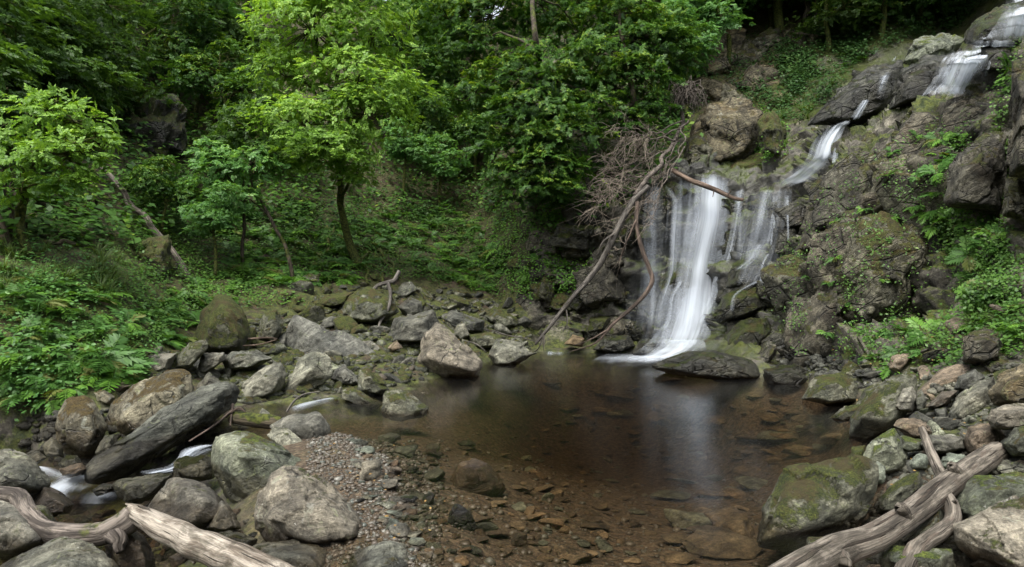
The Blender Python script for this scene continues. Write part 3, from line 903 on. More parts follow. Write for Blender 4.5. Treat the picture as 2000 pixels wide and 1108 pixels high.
B('rounded yellow mossed rock near the stream outlet', [(698,765),(702,722),(718,719),(745,744),(763,762),(742,775),(705,768)], 10.2, .22, 'mossy')
B('low mossy wedge lying in the stream outlet', [(667,762),(690,756),(747,790),(737,800),(690,790),(668,780)], 9.7, .2, 'mossy')
B('boulder with mossy crown standing in the pool outlet', [(744,805),(752,770),(772,757),(795,764),(835,796),(828,815),(780,824),(750,818)], 8.9, .25, 'mossy', sub=6)
B('big pyramid shaped grey boulder on the pool shore', [(816,695),(825,660),(855,633),(871,640),(942,705),(944,716),(930,744),(880,744),(835,724),(818,708)], 12.3, .55, 'pink', sub=6, front=[(850,650,.3),(900,720,.55),(925,725,.45),(840,700,.45)], sharp=34)
B('dark greenish wedge shaped boulder at the far pool edge', [(952,692),(975,662),(1012,670),(1048,690),(1000,718),(965,716)], 14.2, .4, 'grey', sub=6)
B('mottled grey rock with a dark stain beside the gravel spit', [(524,835),(560,812),(620,804),(641,820),(647,850),(632,875),(590,884),(560,860)], 7.5, .3, 'greyclean', sub=6, sharp=18)
B('pale slanted slab with yellow green lichen', [(523,852),(535,834),(560,834),(612,886),(607,908),(590,908),(545,875)], 7.0, .16, 'pale', sub=6)
B('big rounded boulder with a bright mossy front', [(411,910),(420,860),(450,842),(500,847),(545,864),(582,895),(602,912),(587,935),(547,955),(517,998),(480,1002),(435,970),(418,935)], 6.2, .45, 'green', sub=6, sharp=18)
B('huge pinkish grey boulder with moss along its foot', [(502,1015),(510,960),(535,920),(556,903),(590,914),(640,945),(692,985),(717,1030),(728,1058),(692,1085),(620,1082),(520,1052)], 4.75, .38, 'pink', sub=6, sharp=22, front=[(560,935,.12),(640,990,.32),(690,1050,.36),(540,1010,.34),(600,1060,.42)])
B('smooth round grey boulder at the bottom edge beside the pebbles', [(640,1130),(680,1085),(720,1062),(752,1051),(792,1060),(818,1085),(830,1130),(780,1200),(660,1200)], 4.2, .3, 'grey', sub=6, sharp=12)
B('flat grey boulder at the bottom edge behind the pale broken log', [(470,1095),(500,1060),(560,1057),(620,1066),(645,1090),(645,1140),(500,1170)], 4.35, .3, 'grey', sub=6, sharp=14)
B('low flat stone wedged under the big pinkish boulder', [(412,1052),(430,1040),(465,1038),(505,1052),(500,1075),(430,1078)], 4.75, .18, 'pale')
B('purple grey slab split by a mossy crack', [(278,1000),(330,937),(355,933),(400,945),(440,985),(462,1022),(400,1045),(340,1030)], 5.25, .3, 'pink', sub=6, front=[(340,950,.1),(400,975,.25),(370,1020,.3)])
B('small grey pyramid stone in front of the split slab', [(398,1034),(415,1005),(432,978),(446,985),(472,1032),(440,1044)], 5.1, .13, 'greyclean')
B('dark mossy rock beside the small cascade', [(334,915),(345,895),(400,887),(419,895),(424,935),(380,943),(345,937)], 6.75, .22, 'mossy', sub=6, sharp=14)
B('pale smooth flat rock at the stream edge', [(219,946),(235,935),(290,930),(342,922),(332,947),(290,980),(250,986),(230,970)], 6.2, .25, 'pale', sub=6, sharp=18)
B('small mossy stone in the dark stream under the slab', [(114,906),(130,890),(150,889),(162,905),(140,917),(120,916)], 7.1, .13, 'mossy', sub=4)
B('wet brown stone in the stream below the slab end', [(116,916),(160,904),(170,916),(150,930),(122,930)], 6.9, .13, 'brown', sub=4)
B('pale stone at the edge of the dark hollow', [(48,892),(75,881),(92,895),(62,910)], 7.0, .13, 'grey', sub=4)
B('low wet ledge stone where the stream slides under', [(178,958),(200,945),(224,945),(228,958),(190,970)], 6.4, .14, 'wet', sub=4)
B('narrow slanted stone beside the slab foot', [(184,885),(205,850),(224,848),(224,872),(195,895)], 7.3, .14, 'pale', sub=4)
B('grey rock behind the upper end of the slab', [(383,758),(408,727),(432,746),(412,770)], 9.2, .16, 'grey', sub=4)
B('pale little stone on the mossy drift log', [(500,818),(512,796),(526,805),(533,822),(505,824)], 8.0, .1, 'pale', sub=4)
B('flat reddish brown rock on the gravel spit', [(604,882),(625,868),(650,861),(674,870),(662,888),(620,896)], 6.9, .14, 'stonebrown', sub=5)
# --- rubble shore further back
B('broad dark boulder with a rounded back above the shore', [(755,668),(775,620),(845,605),(858,640),(840,668),(790,672)], None, .6, 'dark', sub=6)
B('dark layered slab lying above the pyramid boulder', [(860,618),(880,605),(947,626),(942,648),(905,654),(868,634)], None, .5, 'dark', sub=6)
B('mossy topped block under the cliff foot', [(946,618),(965,599),(1007,620),(1012,636),(985,644),(950,626)], None, .4, 'mossy', sub=5)
B('large mossy boulder hung with a forked branch', [(658,625),(670,585),(720,562),(765,580),(777,612),(740,632),(690,632)], None, .6, 'mossy', sub=6)
B('flat moss cushion rock among the roots', [(612,594),(640,575),(692,569),(684,592),(640,603)], None, .4, 'verymossy', sub=5)
B('greenish ridged rock between the pyramid and the far wedge', [(913,655),(950,650),(988,655),(978,678),(920,684)], None, .4, 'mossy', sub=5)
B('low reddish rock in the rubble', [(756,680),(775,664),(788,680),(765,688)], 12.9, .2, 'brown', sub=4)
B('tall moss covered boulder rising from the ferny slope', [(372,690),(382,640),(398,600),(422,574),(450,578),(476,612),(492,655),(484,692),(430,698)], None, .6, 'verymossy', sub=6)
B('small mossy round rock under the ferny slope', [(461,668),(474,640),(497,640),(503,674),(480,682)], None, .3, 'verymossy', sub=5)
B('dark upright rock draped with dead twigs', [(504,662),(515,610),(542,604),(553,640),(532,672)], None, .35, 'mossy', sub=5)
B('grey slanting slab beside the largest sharp boulder', [(520,690),(545,655),(560,650),(562,695),(545,702)], 12.6, .3, 'greyclean', sub=5)
B('dark mossy block at the tip of the forked branch', [(776,600),(800,580),(822,590),(826,612),(795,622)], None, .3, 'dark', sub=5)
B('small upright grey stone behind the pyramid boulder', [(885,655),(892,632),(908,632),(918,655),(900,668)], None, .2, 'grey', sub=4)
# --- pool side under the falls
B('long dark wet rock ledge in front of the main fall', [(1268,716),(1320,690),(1360,682),(1420,690),(1490,709),(1520,742),(1440,749),(1360,741),(1300,730)], 12.5, .7, 'wet', sub=6, sharp=14, rough=.8)
B('low wet rock bridging the long ledge and the wall foot', [(1440,706),(1490,690),(1570,700),(1640,722),(1630,760),(1540,758),(1470,740)], 12.7, .5, 'wet')
B('dark wet rock between the fall foot and the mossy wet boulder', [(1380,690),(1400,655),(1430,650),(1450,700),(1420,712)], 14.6, .4, 'wet')
B('wet angular ledge beside the long dark ledge', [(1488,722),(1530,711),(1562,715),(1592,735),(1572,764),(1530,758),(1495,750)], 11.8, .5, 'wet', sub=6)
B('wet mossy boulder at the wall side foot of the main fall', [(1412,696),(1420,650),(1450,625),(1500,619),(1512,645),(1482,694),(1450,706)], 13.8, .6, 'wetmoss', sub=6)
B('dark angular block between two mossy wet boulders', [(1477,710),(1490,665),(1530,639),(1552,650),(1544,694),(1510,716)], 13.2, .5, 'wet', sub=6)
B('broad brown block of the wall standing on the ledge', [(1532,722),(1550,660),(1590,644),(1642,650),(1664,722),(1600,736)], 12.4, .6, 'walldark', sub=6)
B('low dark block at the foot of the wall', [(1626,728),(1650,690),(1692,688),(1704,722),(1660,734)], 11.8, .4, 'walldark', sub=5)
B('grey mossy waterside rock with a wet foot', [(1562,780),(1590,738),(1640,729),(1672,745),(1684,784),(1620,791)], 9.6, .4, 'mossy', sub=6)
B('mossy rock between the waterside rock and the leaning slab', [(1666,800),(1690,760),(1722,744),(1734,762),(1682,808)], 8.8, .3, 'mossy', sub=5)
B('little mossy rock standing in the pool by the leaning slab', [(1617,818),(1650,795),(1682,789),(1684,812),(1640,828)], 8.5, .2, 'mossy', sub=5)
B('black wet rock in the spray of the misty veil', [(1232,692),(1250,664),(1290,659),(1304,682),(1270,698)], 15.9, .4, 'wet', sub=5, sharp=16)
B('low wet rock beside the foot of the misty veil', [(1156,684),(1180,655),(1230,654),(1244,677),(1200,694)], 16.3, .4, 'wet', sub=5, sharp=16)
B('rusty brown rock at the far shore under the dead branch', [(1102,672),(1120,654),(1142,661),(1138,679)], 16.4, .25, 'stonebrown', sub=4)
B('mossy shelf rock beside the main fall', [(1390,620),(1410,580),(1450,560),(1500,560),(1505,600),(1450,622),(1405,632)], 14.8, .5, 'wetmoss', sub=6)
B('steep mossy rock between the main fall and thin strands', [(1418,560),(1430,515),(1470,485),(1500,500),(1505,555),(1450,572)], 15.3, .5, 'wetmoss', sub=6)
B('dripping square block below the thin strands', [(1500,560),(1510,515),(1550,505),(1565,530),(1560,570),(1520,580)], 14.6, .4, 'wetmoss', sub=5)
B('dark wet block above the dripping square block', [(1500,500),(1512,440),(1560,420),(1575,470),(1560,508)], 15.2, .4, 'wet', sub=5)
# --- shore and slope beneath the wall
B('biggest mossy boulder at the water edge behind the grey log', [(1474,1072),(1485,1000),(1505,950),(1530,915),(1590,908),(1655,891),(1702,900),(1717,915),(1714,945),(1690,995),(1662,1045),(1640,1080),(1560,1082)], 4.95, .45, 'mossy', sub=6, sharp=20, front=[(1545,960,.3),(1690,930,.2),(1560,1040,.42),(1640,1000,.4),(1490,1060,.35)])
B('long leaning slab with yellow moss at the pool edge', [(1657,855),(1660,820),(1700,770),(1740,737),(1786,734),(1792,760),(1772,802),(1735,844),(1690,866)], 7.4, .35, 'mossy', sub=6, front=[(1690,810,.3),(1750,760,.25),(1740,820,.35)])
B('layered grey green rock behind the biggest mossy boulder', [(1686,894),(1700,865),(1745,839),(1762,860),(1773,900),(1767,924),(1720,930),(1693,914)], 5.9, .22, 'green', sub=6)
B('mossy flat sided stone between the log and the biggest boulder', [(1710,1004),(1720,970),(1760,935),(1796,919),(1802,945),(1772,967),(1762,987),(1735,1014)], 5.05, .16, 'mossy', sub=5)
B('thin brown slab jutting above the dead stick', [(1743,832),(1755,820),(1785,816),(1832,840),(1824,854),(1780,856)], 6.5, .16, 'brown', sub=5)
B('flat grey slab beside the dead stick', [(1798,868),(1815,850),(1880,855),(1887,876),(1850,886),(1810,884)], 5.9, .2, 'greyclean', sub=5)
B('pale green slab beneath the thin brown slab', [(1753,874),(1760,850),(1802,860),(1802,880),(1770,884)], 6.0, .15, 'green', sub=5)
B('big tilted grey slab with a mossy underside', [(1853,806),(1870,775),(1910,745),(1942,734),(1942,765),(1947,787),(1900,814),(1870,832),(1856,824)], 6.8, .28, 'grey', sub=6)
B('broad dark olive rock at the foot of the green slope', [(1786,772),(1830,730),(1870,714),(1938,709),(1924,737),(1870,774),(1845,786),(1810,780)], 8.0, .35, 'brown', sub=6)
B('tan weathered boulder above the jutting slab', [(1933,768),(1950,735),(2000,711),(2080,720),(2080,795),(1985,795),(1945,790)], 6.3, .3, 'tan', sub=6)
B('sharp cornered grey block above the tilted slab', [(1863,760),(1870,735),(1905,721),(1922,738),(1887,769)], 7.2, .18, 'greyclean', sub=5)
B('jutting smooth slab at the frame edge', [(1926,820),(1935,800),(1980,790),(2080,783),(2080,828),(1960,842),(1935,836)], 5.6, .22, 'pink', sub=6)
B('dark block under the jutting smooth slab', [(1883,858),(1890,832),(1940,822),(1964,850),(1955,895),(1890,886)], 5.85, .22, 'brown', sub=5)
B('mossy lump above the log end', [(1957,866),(1985,835),(2060,830),(2060,895),(1980,890)], 5.3, .22, 'mossy', sub=5)
B('wide flat green grey slab under the log end', [(1856,995),(1870,960),(1900,930),(1980,924),(2070,930),(2070,985),(1950,1018),(1880,1036)], 4.85, .25, 'green', sub=6)
B('massive sparkling grey boulder in the lower corner', [(1866,1022),(1920,1000),(1990,974),(2090,978),(2120,1080),(2080,1170),(1960,1130),(1900,1100),(1868,1066)], 4.25, .3, 'pink', sub=6, front=[(1890,1040,.15),(1950,1080,.3),(2030,1020,.15),(2000,1110,.35)])
B('mossy stone gripped between log and curved branch', [(1762,1055),(1800,1020),(1836,988),(1848,1020),(1832,1065),(1775,1072)], 4.6, .16, 'mossy', sub=5)
B('flat stone at the bottom edge below the curved branch', [(1720,1090),(1745,1068),(1800,1069),(1862,1075),(1868,1115),(1800,1140),(1730,1125)], 4.15, .18, 'green', sub=5)
B('little mossy stone against the biggest mossy boulder', [(1572,1082),(1578,1050),(1620,1047),(1638,1060),(1602,1094)], 4.35, .12, 'mossy', sub=5)
B('round olive pebble stone beside the biggest mossy boulder', [(1700,925),(1712,899),(1731,913),(1728,945),(1712,948)], 5.2, .1, 'stonegreen', sub=4, sharp=10)
B('smooth rounded stone under the thin dead stick', [(1773,905),(1795,882),(1815,890),(1812,918),(1780,920)], 5.7, .12, 'stonegreen', sub=4, sharp=10)
B('blue grey rounded stone just behind the log', [(1828,910),(1850,885),(1887,890),(1892,907),(1860,930)], 5.6, .15, 'stonegreen', sub=5, sharp=12)
B('square grey block on the leaning slab', [(1738,795),(1755,765),(1782,754),(1792,775),(1782,805),(1750,806)], 7.25, .18, 'greyclean', sub=5)
B('short upright block next to the square grey block', [(1783,772),(1800,761),(1810,780),(1804,805),(1788,805)], 7.35, .13, 'grey', sub=4)
B('pointed brown rock in the middle of the shore rubble', [(1808,795),(1840,765),(1870,764),(1852,788),(1822,800)], 7.1, .16, 'brown', sub=4)
B('dark round rock beside the tilted slab', [(1824,800),(1848,796),(1852,814),(1836,830)], 6.9, .12, 'dark', sub=4, sharp=12)
B('dark wet wedge in the middle of the shore rubble', [(1772,818),(1790,802),(1824,820),(1806,836),(1780,830)], 6.75, .14, 'dark', sub=4)
B('mossy rock at the waterline behind the biggest boulder', [(1655,905),(1665,875),(1690,868),(1692,900),(1670,912)], 6.1, .16, 'verymossy', sub=4)
B('flat slab lying in the green slope', [(1905,655),(1925,640),(1965,628),(1960,645),(1925,662)], None, .2, 'brown', sub=4)
B('triangular grey slab among the slope plants', [(1800,705),(1815,680),(1850,655),(1860,665),(1845,700),(1815,715)], None, .25, 'greyclean', sub=5)
B('dark hollowed boulder under the slope plants', [(1880,705),(1890,650),(1930,640),(1965,655),(1965,700),(1920,715)], None, .4, 'walldark', sub=5)
B('small jutting stone beside the bright ferns', [(1735,720),(1745,695),(1785,690),(1775,708),(1755,730)], None, .2, 'brown', sub=4)
B('flat rock shelf at the foot of the fern wall', [(1670,735),(1700,722),(1740,718),(1735,732),(1690,742)], None, .25, 'dark', sub=4)
# --- the rock wall
B('great jutting crag in the middle of the wall', [(1655,470),(1680,430),(1740,426),(1800,450),(1827,480),(1812,560),(1782,605),(1700,655),(1640,620),(1640,550)], 11.0, .7, 'wall', sub=6, rough=1.5, sharp=30, cat='crag', name='crag', front=[(1690,460,.3),(1790,490,.5),(1720,560,.65),(1700,610,.6),(1760,590,.55)])
B('pale faced crag on top of the great jutting crag', [(1692,425),(1705,370),(1760,308),(1802,330),(1832,380),(1815,424),(1760,436)], 12.0, .6, 'wall', sub=6, rough=1.4, cat='crag', name='crag', front=[(1740,350,.3),(1720,400,.5),(1790,400,.5)])
B('dark rounded crag next to the thin strands', [(1555,490),(1580,410),(1640,378),(1664,420),(1645,475),(1600,496)], 13.6, .6, 'walldark', sub=6, rough=1.3, cat='crag', name='crag')
B('narrow dripping crag below the dark rounded crag', [(1590,570),(1610,480),(1657,468),(1660,560),(1630,608)], 12.6, .5, 'walldark', sub=6, rough=1.4, cat='crag', name='crag')
B('dark brown smooth slab high on the wall beside ferns', [(1842,390),(1870,300),(1930,253),(1962,270),(1958,415),(1900,405),(1850,402)], 9.7, .4, 'walldark', sub=6, cat='crag', name='crag')
B('tall brown rock pillar at the frame edge', [(1968,350),(1974,230),(1985,120),(2080,100),(2080,360)], 8.6, .45, 'walldark', sub=6, cat='crag', name='crag')
B('pale upright rock below the upper cascade', [(1886,245),(1888,170),(1920,149),(1952,160),(1954,245)], 12.0, .4, 'wall', sub=6, cat='crag', name='crag')
B('moss draped shelf under the upper cascade', [(1755,250),(1780,210),(1850,193),(1902,200),(1902,262),(1800,295)], 13.2, .6, 'verymossy', sub=6, cat='crag', name='crag')
B('mossy step beside the middle cascade', [(1668,310),(1690,262),(1760,240),(1784,290),(1710,345)], 14.2, .6, 'wall', sub=6, cat='crag', name='crag')
B('dark mossy block at the foot of the middle cascade', [(1630,385),(1645,330),(1690,305),(1720,330),(1690,385),(1650,400)], 13.9, .5, 'wall', sub=6, cat='crag', name='crag')
B('grey mossed slab beyond the middle cascade', [(1495,315),(1560,262),(1640,230),(1622,290),(1560,325),(1510,338)], 17.6, .6, 'mossy', sub=6, cat='crag', name='crag')
B('tan split boulder on the cliff by the dead tree', [(1342,315),(1355,240),(1380,205),(1450,193),(1492,215),(1494,262),(1462,314),(1380,330)], 18.6, .8, 'tan', sub=6, rough=1.3, cat='crag', name='crag')
B('mossy brown lump beside the tan split boulder', [(1485,300),(1480,240),(1510,215),(1535,250),(1530,310)], None, .5, 'verymossy', cat='crag', name='crag')
B('brown cracked rock below the dead tree root ball', [(1335,330),(1340,280),(1370,255),(1400,285),(1395,335)], 18.0, .5, 'wall', cat='crag', name='crag')
B('mossy rounded shoulder under the tan split boulder', [(1400,345),(1430,310),(1500,300),(1530,325),(1500,352),(1440,358)], 18.2, .6, 'verymossy', sub=6, cat='crag', name='crag')
B('lichen spotted boulder beside the top cascade', [(1765,118),(1790,80),(1840,63),(1884,75),(1860,112),(1790,135)], 18.2, .6, 'green', sub=6, cat='crag', name='crag')
B('broken pale rock beside the brown slab', [(1958,420),(1965,350),(1990,345),(2010,400),(2000,430)], 9.0, .3, 'wall', sub=5, cat='crag', name='crag')
B('dim mossy overhang high on the wooded hill', [(200,330),(220,240),(300,190),(350,220),(350,300),(290,350)], hit(280,270)[0][1] + .7, 1.0, 'wetmoss', sub=6, rough=2.2, cat='crag', name='crag')  # darker wet rock material stands in for shade on this overhang
B('dark square rock below the dim mossy overhang', [(255,520),(270,470),(330,460),(340,520),(310,560),(265,550)], hit(300,520)[0][1] + .25, .5, 'verymossy', sub=5, rough=1.6, cat='crag', name='crag')

B('broad black wet slab the upper stream slides over', [(1575,245),(1640,172),(1700,130),(1760,118),(1770,170),(1730,220),(1660,248)], None, .5, 'wet', sub=6, cat='crag', name='crag', rough=.9)
B('black wet slab between the trickle and the upper cascade', [(1735,215),(1760,140),(1800,112),(1870,105),(1850,165),(1800,200)], None, .5, 'wet', sub=6, cat='crag', name='crag', rough=.9)
B('dark mossy rock step behind the topmost fall', [(1880,85),(1900,40),(1960,10),(2060,0),(2060,90),(1960,95)], None, .6, 'wetmoss', sub=6, cat='crag', name='crag')
B('rounded wet boulder dividing the topmost fall', [(1940,75),(1950,45),(1970,32),(1990,50),(1992,78)], hit(1965,78)[0][1] - .5, .3, 'wet', sub=5, cat='crag', name='crag', sharp=14)
B('grey wet rock under the lip of the upper cascade', [(1915,140),(1920,95),(1960,85),(1985,100),(1980,145)], None, .4, 'wet', sub=5, cat='crag', name='crag')

# --- library of small stones, copied one by one
LIB = []
for k in range(12):
    r_ = np.random.default_rng(300 + k)
    p_ = r_.normal(size=(13, 3))
    p_ /= np.linalg.norm(p_, axis=1, keepdims=True)
    p_ *= np.array([1.0, r_.uniform(0.6, 0.95), r_.uniform(0.35, 0.75)])
    v_, f_ = rock_verts(p_, 4, 500 + k, 22 if k % 3 else 10, 1.0)
    v_ = v_ - (v_.max(0) + v_.min(0)) / 2
    v_ = v_ / (np.ptp(v_[:, 0]) / 2)
    LIB.append(mk_mesh('stone', v_, f_, M['grey']))


def stone(mesh, loc, size, mat, label, group, cat='rock', name='rock', flat=1.0, tilt=0.5):
    o = link(name, mesh, loc=loc)
    o.scale = (size, size, size * flat)
    o.rotation_euler = (random.uniform(-tilt, tilt), random.uniform(-tilt, tilt), random.uniform(0, 6.28))
    o.material_slots[0].link = 'OBJECT'
    o.material_slots[0].material = M[mat]
    ROCKS.append(o)
    return tag(o, label, cat, group)


def in_poly(x, y, poly):
    r = False
    j = len(poly) - 1
    for i in range(len(poly)):
        xi, yi = poly[i]
        xj, yj = poly[j]
        if (yi > y) != (yj > y) and x < (xj - xi) * (y - yi) / (yj - yi) + xi:
            r = not r
        j = i
    return r


def scatter(poly, n, mind, szr, mats, label, group, flat=(0.8, 1.2), sink=0.25, **kw):
    """stones lying on the ground seen through a patch of the picture, each an object of its own"""
    xs = [p[0] for p in poly]
    ys = [p[1] for p in poly]
    placed = []
    tries = 0
    while len(placed) < n and tries < n * 40:
        tries += 1
        x, y = random.uniform(min(xs), max(xs)), random.uniform(min(ys), max(ys))
        if not in_poly(x, y, poly):
            continue
        if any((x - a) ** 2 + ((y - b_) * 1.6) ** 2 < (mind * (0.5 + 0.5 * s_)) ** 2 for a, b_, s_ in placed):
            continue
        h, nn = hit(x, y)
        u = random.random() ** 2
        s = szr[0] + (szr[1] - szr[0]) * u
        placed.append((x, y, u))
        mt_ = random.choice(mats)
        o = stone(random.choice(LIB), h + np.array([0, 0, s * (0.3 - sink)]), s, mt_, label, group, flat=random.uniform(*flat), **kw)
        if kw.get('name', 'rock') in ('rock', 'crag', 'stone'):
            PENDING.append((o, x, y, ('small ' if u < .12 else 'bigger ' if u > .5 else '') + MADJ[mt_] + ' ' + kw.get('name', 'rock')))
    return placed


scatter([(640,690),(740,640),(830,650),(815,720),(840,740),(780,755),(700,745),(640,735)], 34, 15, (.07, .22), ['grey', 'greyclean', 'brown', 'dark', 'mossy', 'green'], 'broken grey stone in the rubble between the sharp boulder and the pyramid boulder', 'broken stones between the two big shore boulders', tilt=0.8)
scatter([(860,640),(940,600),(1010,640),(1040,680),(960,670),(900,690),(940,700)], 26, 15, (.1, .3), ['grey', 'dark', 'mossy', 'mossy'], 'angular stone in the rubble behind the pyramid boulder', 'rubble stones behind the pyramid boulder', tilt=0.8)
scatter([(780,570),(880,560),(1000,590),(1040,650),(950,610),(800,610)], 40, 13, (.1, .34), ['mossy', 'verymossy', 'grey', 'dark', 'mossy'], 'mossy stone on the rubble slope under the ferns', 'mossy stones on the rubble slope', tilt=0.7)
scatter([(560,560),(680,530),(800,520),(880,560),(780,600),(780,650),(640,650),(560,620)], 38, 15, (.1, .36), ['verymossy', 'verymossy', 'mossy', 'dark'], 'thickly mossed stone around the tangled roots', 'thickly mossed stones around the roots', tilt=0.6)
scatter([(280,690),(420,660),(560,690),(540,720),(440,740),(380,740),(280,740)], 22, 16, (.08, .22), ['grey', 'dark', 'mossy', 'greyclean'], 'grey stone packed behind the lichen covered boulder', 'stones packed behind the lichen covered boulder', tilt=0.7)
scatter([(560,775),(640,745),(760,760),(740,790),(640,790)], 16, 14, (.06, .15), ['grey', 'mossy', 'wet', 'green'], 'low stone along the upper stream edge', 'low stones along the upper stream', tilt=0.4)
scatter([(1700,760),(1760,730),(1860,760),(1960,790),(1990,880),(1900,920),(1800,960),(1740,960),(1720,930),(1760,860),(1800,800)], 44, 17, (.05, .15), ['grey', 'brown', 'dark', 'mossy', 'green', 'greyclean'], 'small angular stone in the shore rubble above the grey log', 'small stones in the shore rubble above the log', tilt=0.8)
scatter([(1650,1030),(1720,990),(1800,980),(1860,1000),(1850,1100),(1600,1105)], 18, 22, (.04, .1), ['grey', 'mossy', 'brown', 'dark'], 'small stone in the gap beneath the grey log', 'small stones beneath the log', tilt=0.8)
scatter([(430,1000),(500,980),(520,1060),(430,1080),(300,1060),(310,1010)], 20, 15, (.03, .09), ['stone', 'grey', 'stonebrown', 'wet'], 'small stone in the gap beside the split slab', 'small stones beside the split slab', tilt=0.8)
scatter([(1800,640),(1990,600),(1995,720),(1900,730),(1800,720)], 14, 30, (.08, .25), ['walldark', 'brown', 'wall'], 'brown stone half buried in the green slope', 'stones half buried in the green slope', tilt=0.6)

LIBC = []
for k in range(10):
    r_ = np.random.default_rng(900 + k)
    p_ = np.array([(a_, b_, c_) for a_ in (-1, 1) for b_ in (-1, 1) for c_ in (-1, 1)], float)
    p_ = np.vstack([p_ * r_.uniform(.62, 1.05, (8, 1)), r_.normal(0, .62, (5, 3))])
    p_ *= np.array([1.0, r_.uniform(0.55, 0.85), r_.uniform(0.5, .9)])
    p_[:, 2] += p_[:, 0] * r_.uniform(-.4, .4)
    v_, f_ = rock_verts(p_, 5, 950 + k, 80, 1.1, frac=1.6)
    v_ = v_ - (v_.max(0) + v_.min(0)) / 2
    LIBC.append(mk_mesh('crag', v_ / (np.ptp(v_[:, 0]) / 2), f_, M['wall']))
LIB, LIBS = LIBC, LIB
WK = dict(cat='crag', name='crag', tilt=.45, sink=.7)
scatter([(1560,500),(1620,400),(1700,320),(1780,260),(1880,240),(1860,300),(1830,420),(1690,440),(1650,620),(1580,650)], 44, 30, (.35, .8), ['wall', 'walldark', 'wall', 'walldark'], 'angular brown crag jutting from the rock wall', 'crags of the rock wall', flat=(.9, 1.6), **WK)
scatter([(1400,400),(1560,380),(1580,500),(1560,640),(1440,640),(1400,560)], 26, 32, (.3, .65), ['wet', 'wetmoss', 'wetmoss', 'wet'], 'wet dark crag behind the thin strands of water', 'wet crags by the thin strands', flat=(.6, 1.2), **WK)
scatter([(1230,380),(1345,360),(1345,640),(1210,640)], 16, 40, (.3, .6), ['wet', 'wetmoss', 'wet'], 'dark wet crag behind the veils of water', 'wet crags behind the veils', flat=(.7, 1.4), cat='crag', name='crag', tilt=.9, sink=.75)
scatter([(1580,240),(1640,170),(1760,100),(1880,95),(1840,190),(1720,215),(1640,240)], 12, 40, (.3, .7), ['wet', 'wet', 'wetmoss'], 'dark wet slab beneath the upper cascade', 'dark slabs under the upper cascade', flat=(.4, .7), **WK)
scatter([(1350,60),(1580,70),(1560,200),(1500,200),(1380,190)], 16, 40, (.4, 1.0), ['tan', 'wall', 'tan'], 'tan rock bulging from the ivy hung cliff', 'tan rocks of the ivy cliff', flat=(.7, 1.3), **WK)
scatter([(1000,420),(1190,400),(1230,640),(1080,640),(1010,580)], 22, 40, (.3, .8), ['walldark', 'wetmoss', 'verymossy', 'walldark'], 'dark mossy rock of the shaded cliff behind the dead branch', 'rocks of the shaded cliff', flat=(.7, 1.3), **WK)
LIB = LIBS
scatter([(1560,1090),(1700,1060),(1860,1060),(1990,1040),(1995,1105),(1560,1105)], 16, 30, (.05, .14), ['grey', 'mossy', 'green', 'brown'], 'stone along the bottom edge below the grey log', 'stones below the grey log', tilt=.6, name='stone', cat='stone')
scatter([(1690,740),(1760,725),(1880,715),(1995,700),(1995,1000),(1930,930),(1880,900),(1780,900),(1740,830),(1700,800)], 60, 15, (.05, .16), ['grey', 'brown', 'mossy', 'mossy', 'green', 'dark'], 'broken stone filling the shore between the wall and the grey log', 'broken stones between the wall and the log', tilt=.8, name='stone', cat='stone')
scatter([(0,960),(230,1000),(330,960),(420,1000),(480,1090),(280,1100),(130,1060),(60,1060)], 46, 18, (.04, .12), ['grey', 'dark', 'brown', 'wet', 'stonebrown'], 'dark wet stone in the gaps between the stream boulders', 'dark stones between the stream boulders', tilt=.8, name='stone', cat='stone')
scatter([(60,880),(160,880),(420,880),(340,900),(160,925),(60,920)], 14, 20, (.05, .12), ['wet', 'dark', 'brown'], 'dark stone in the stream under the tilted slab', 'dark stones under the tilted slab', tilt=.5, name='stone', cat='stone')
scatter([(1480,640),(1690,690),(1700,740),(1560,760),(1480,720)], 14, 26, (.1, .3), ['wet', 'walldark', 'mossy'], 'dark rock packed along the foot of the wall', 'rocks packed at the wall foot', tilt=.7)

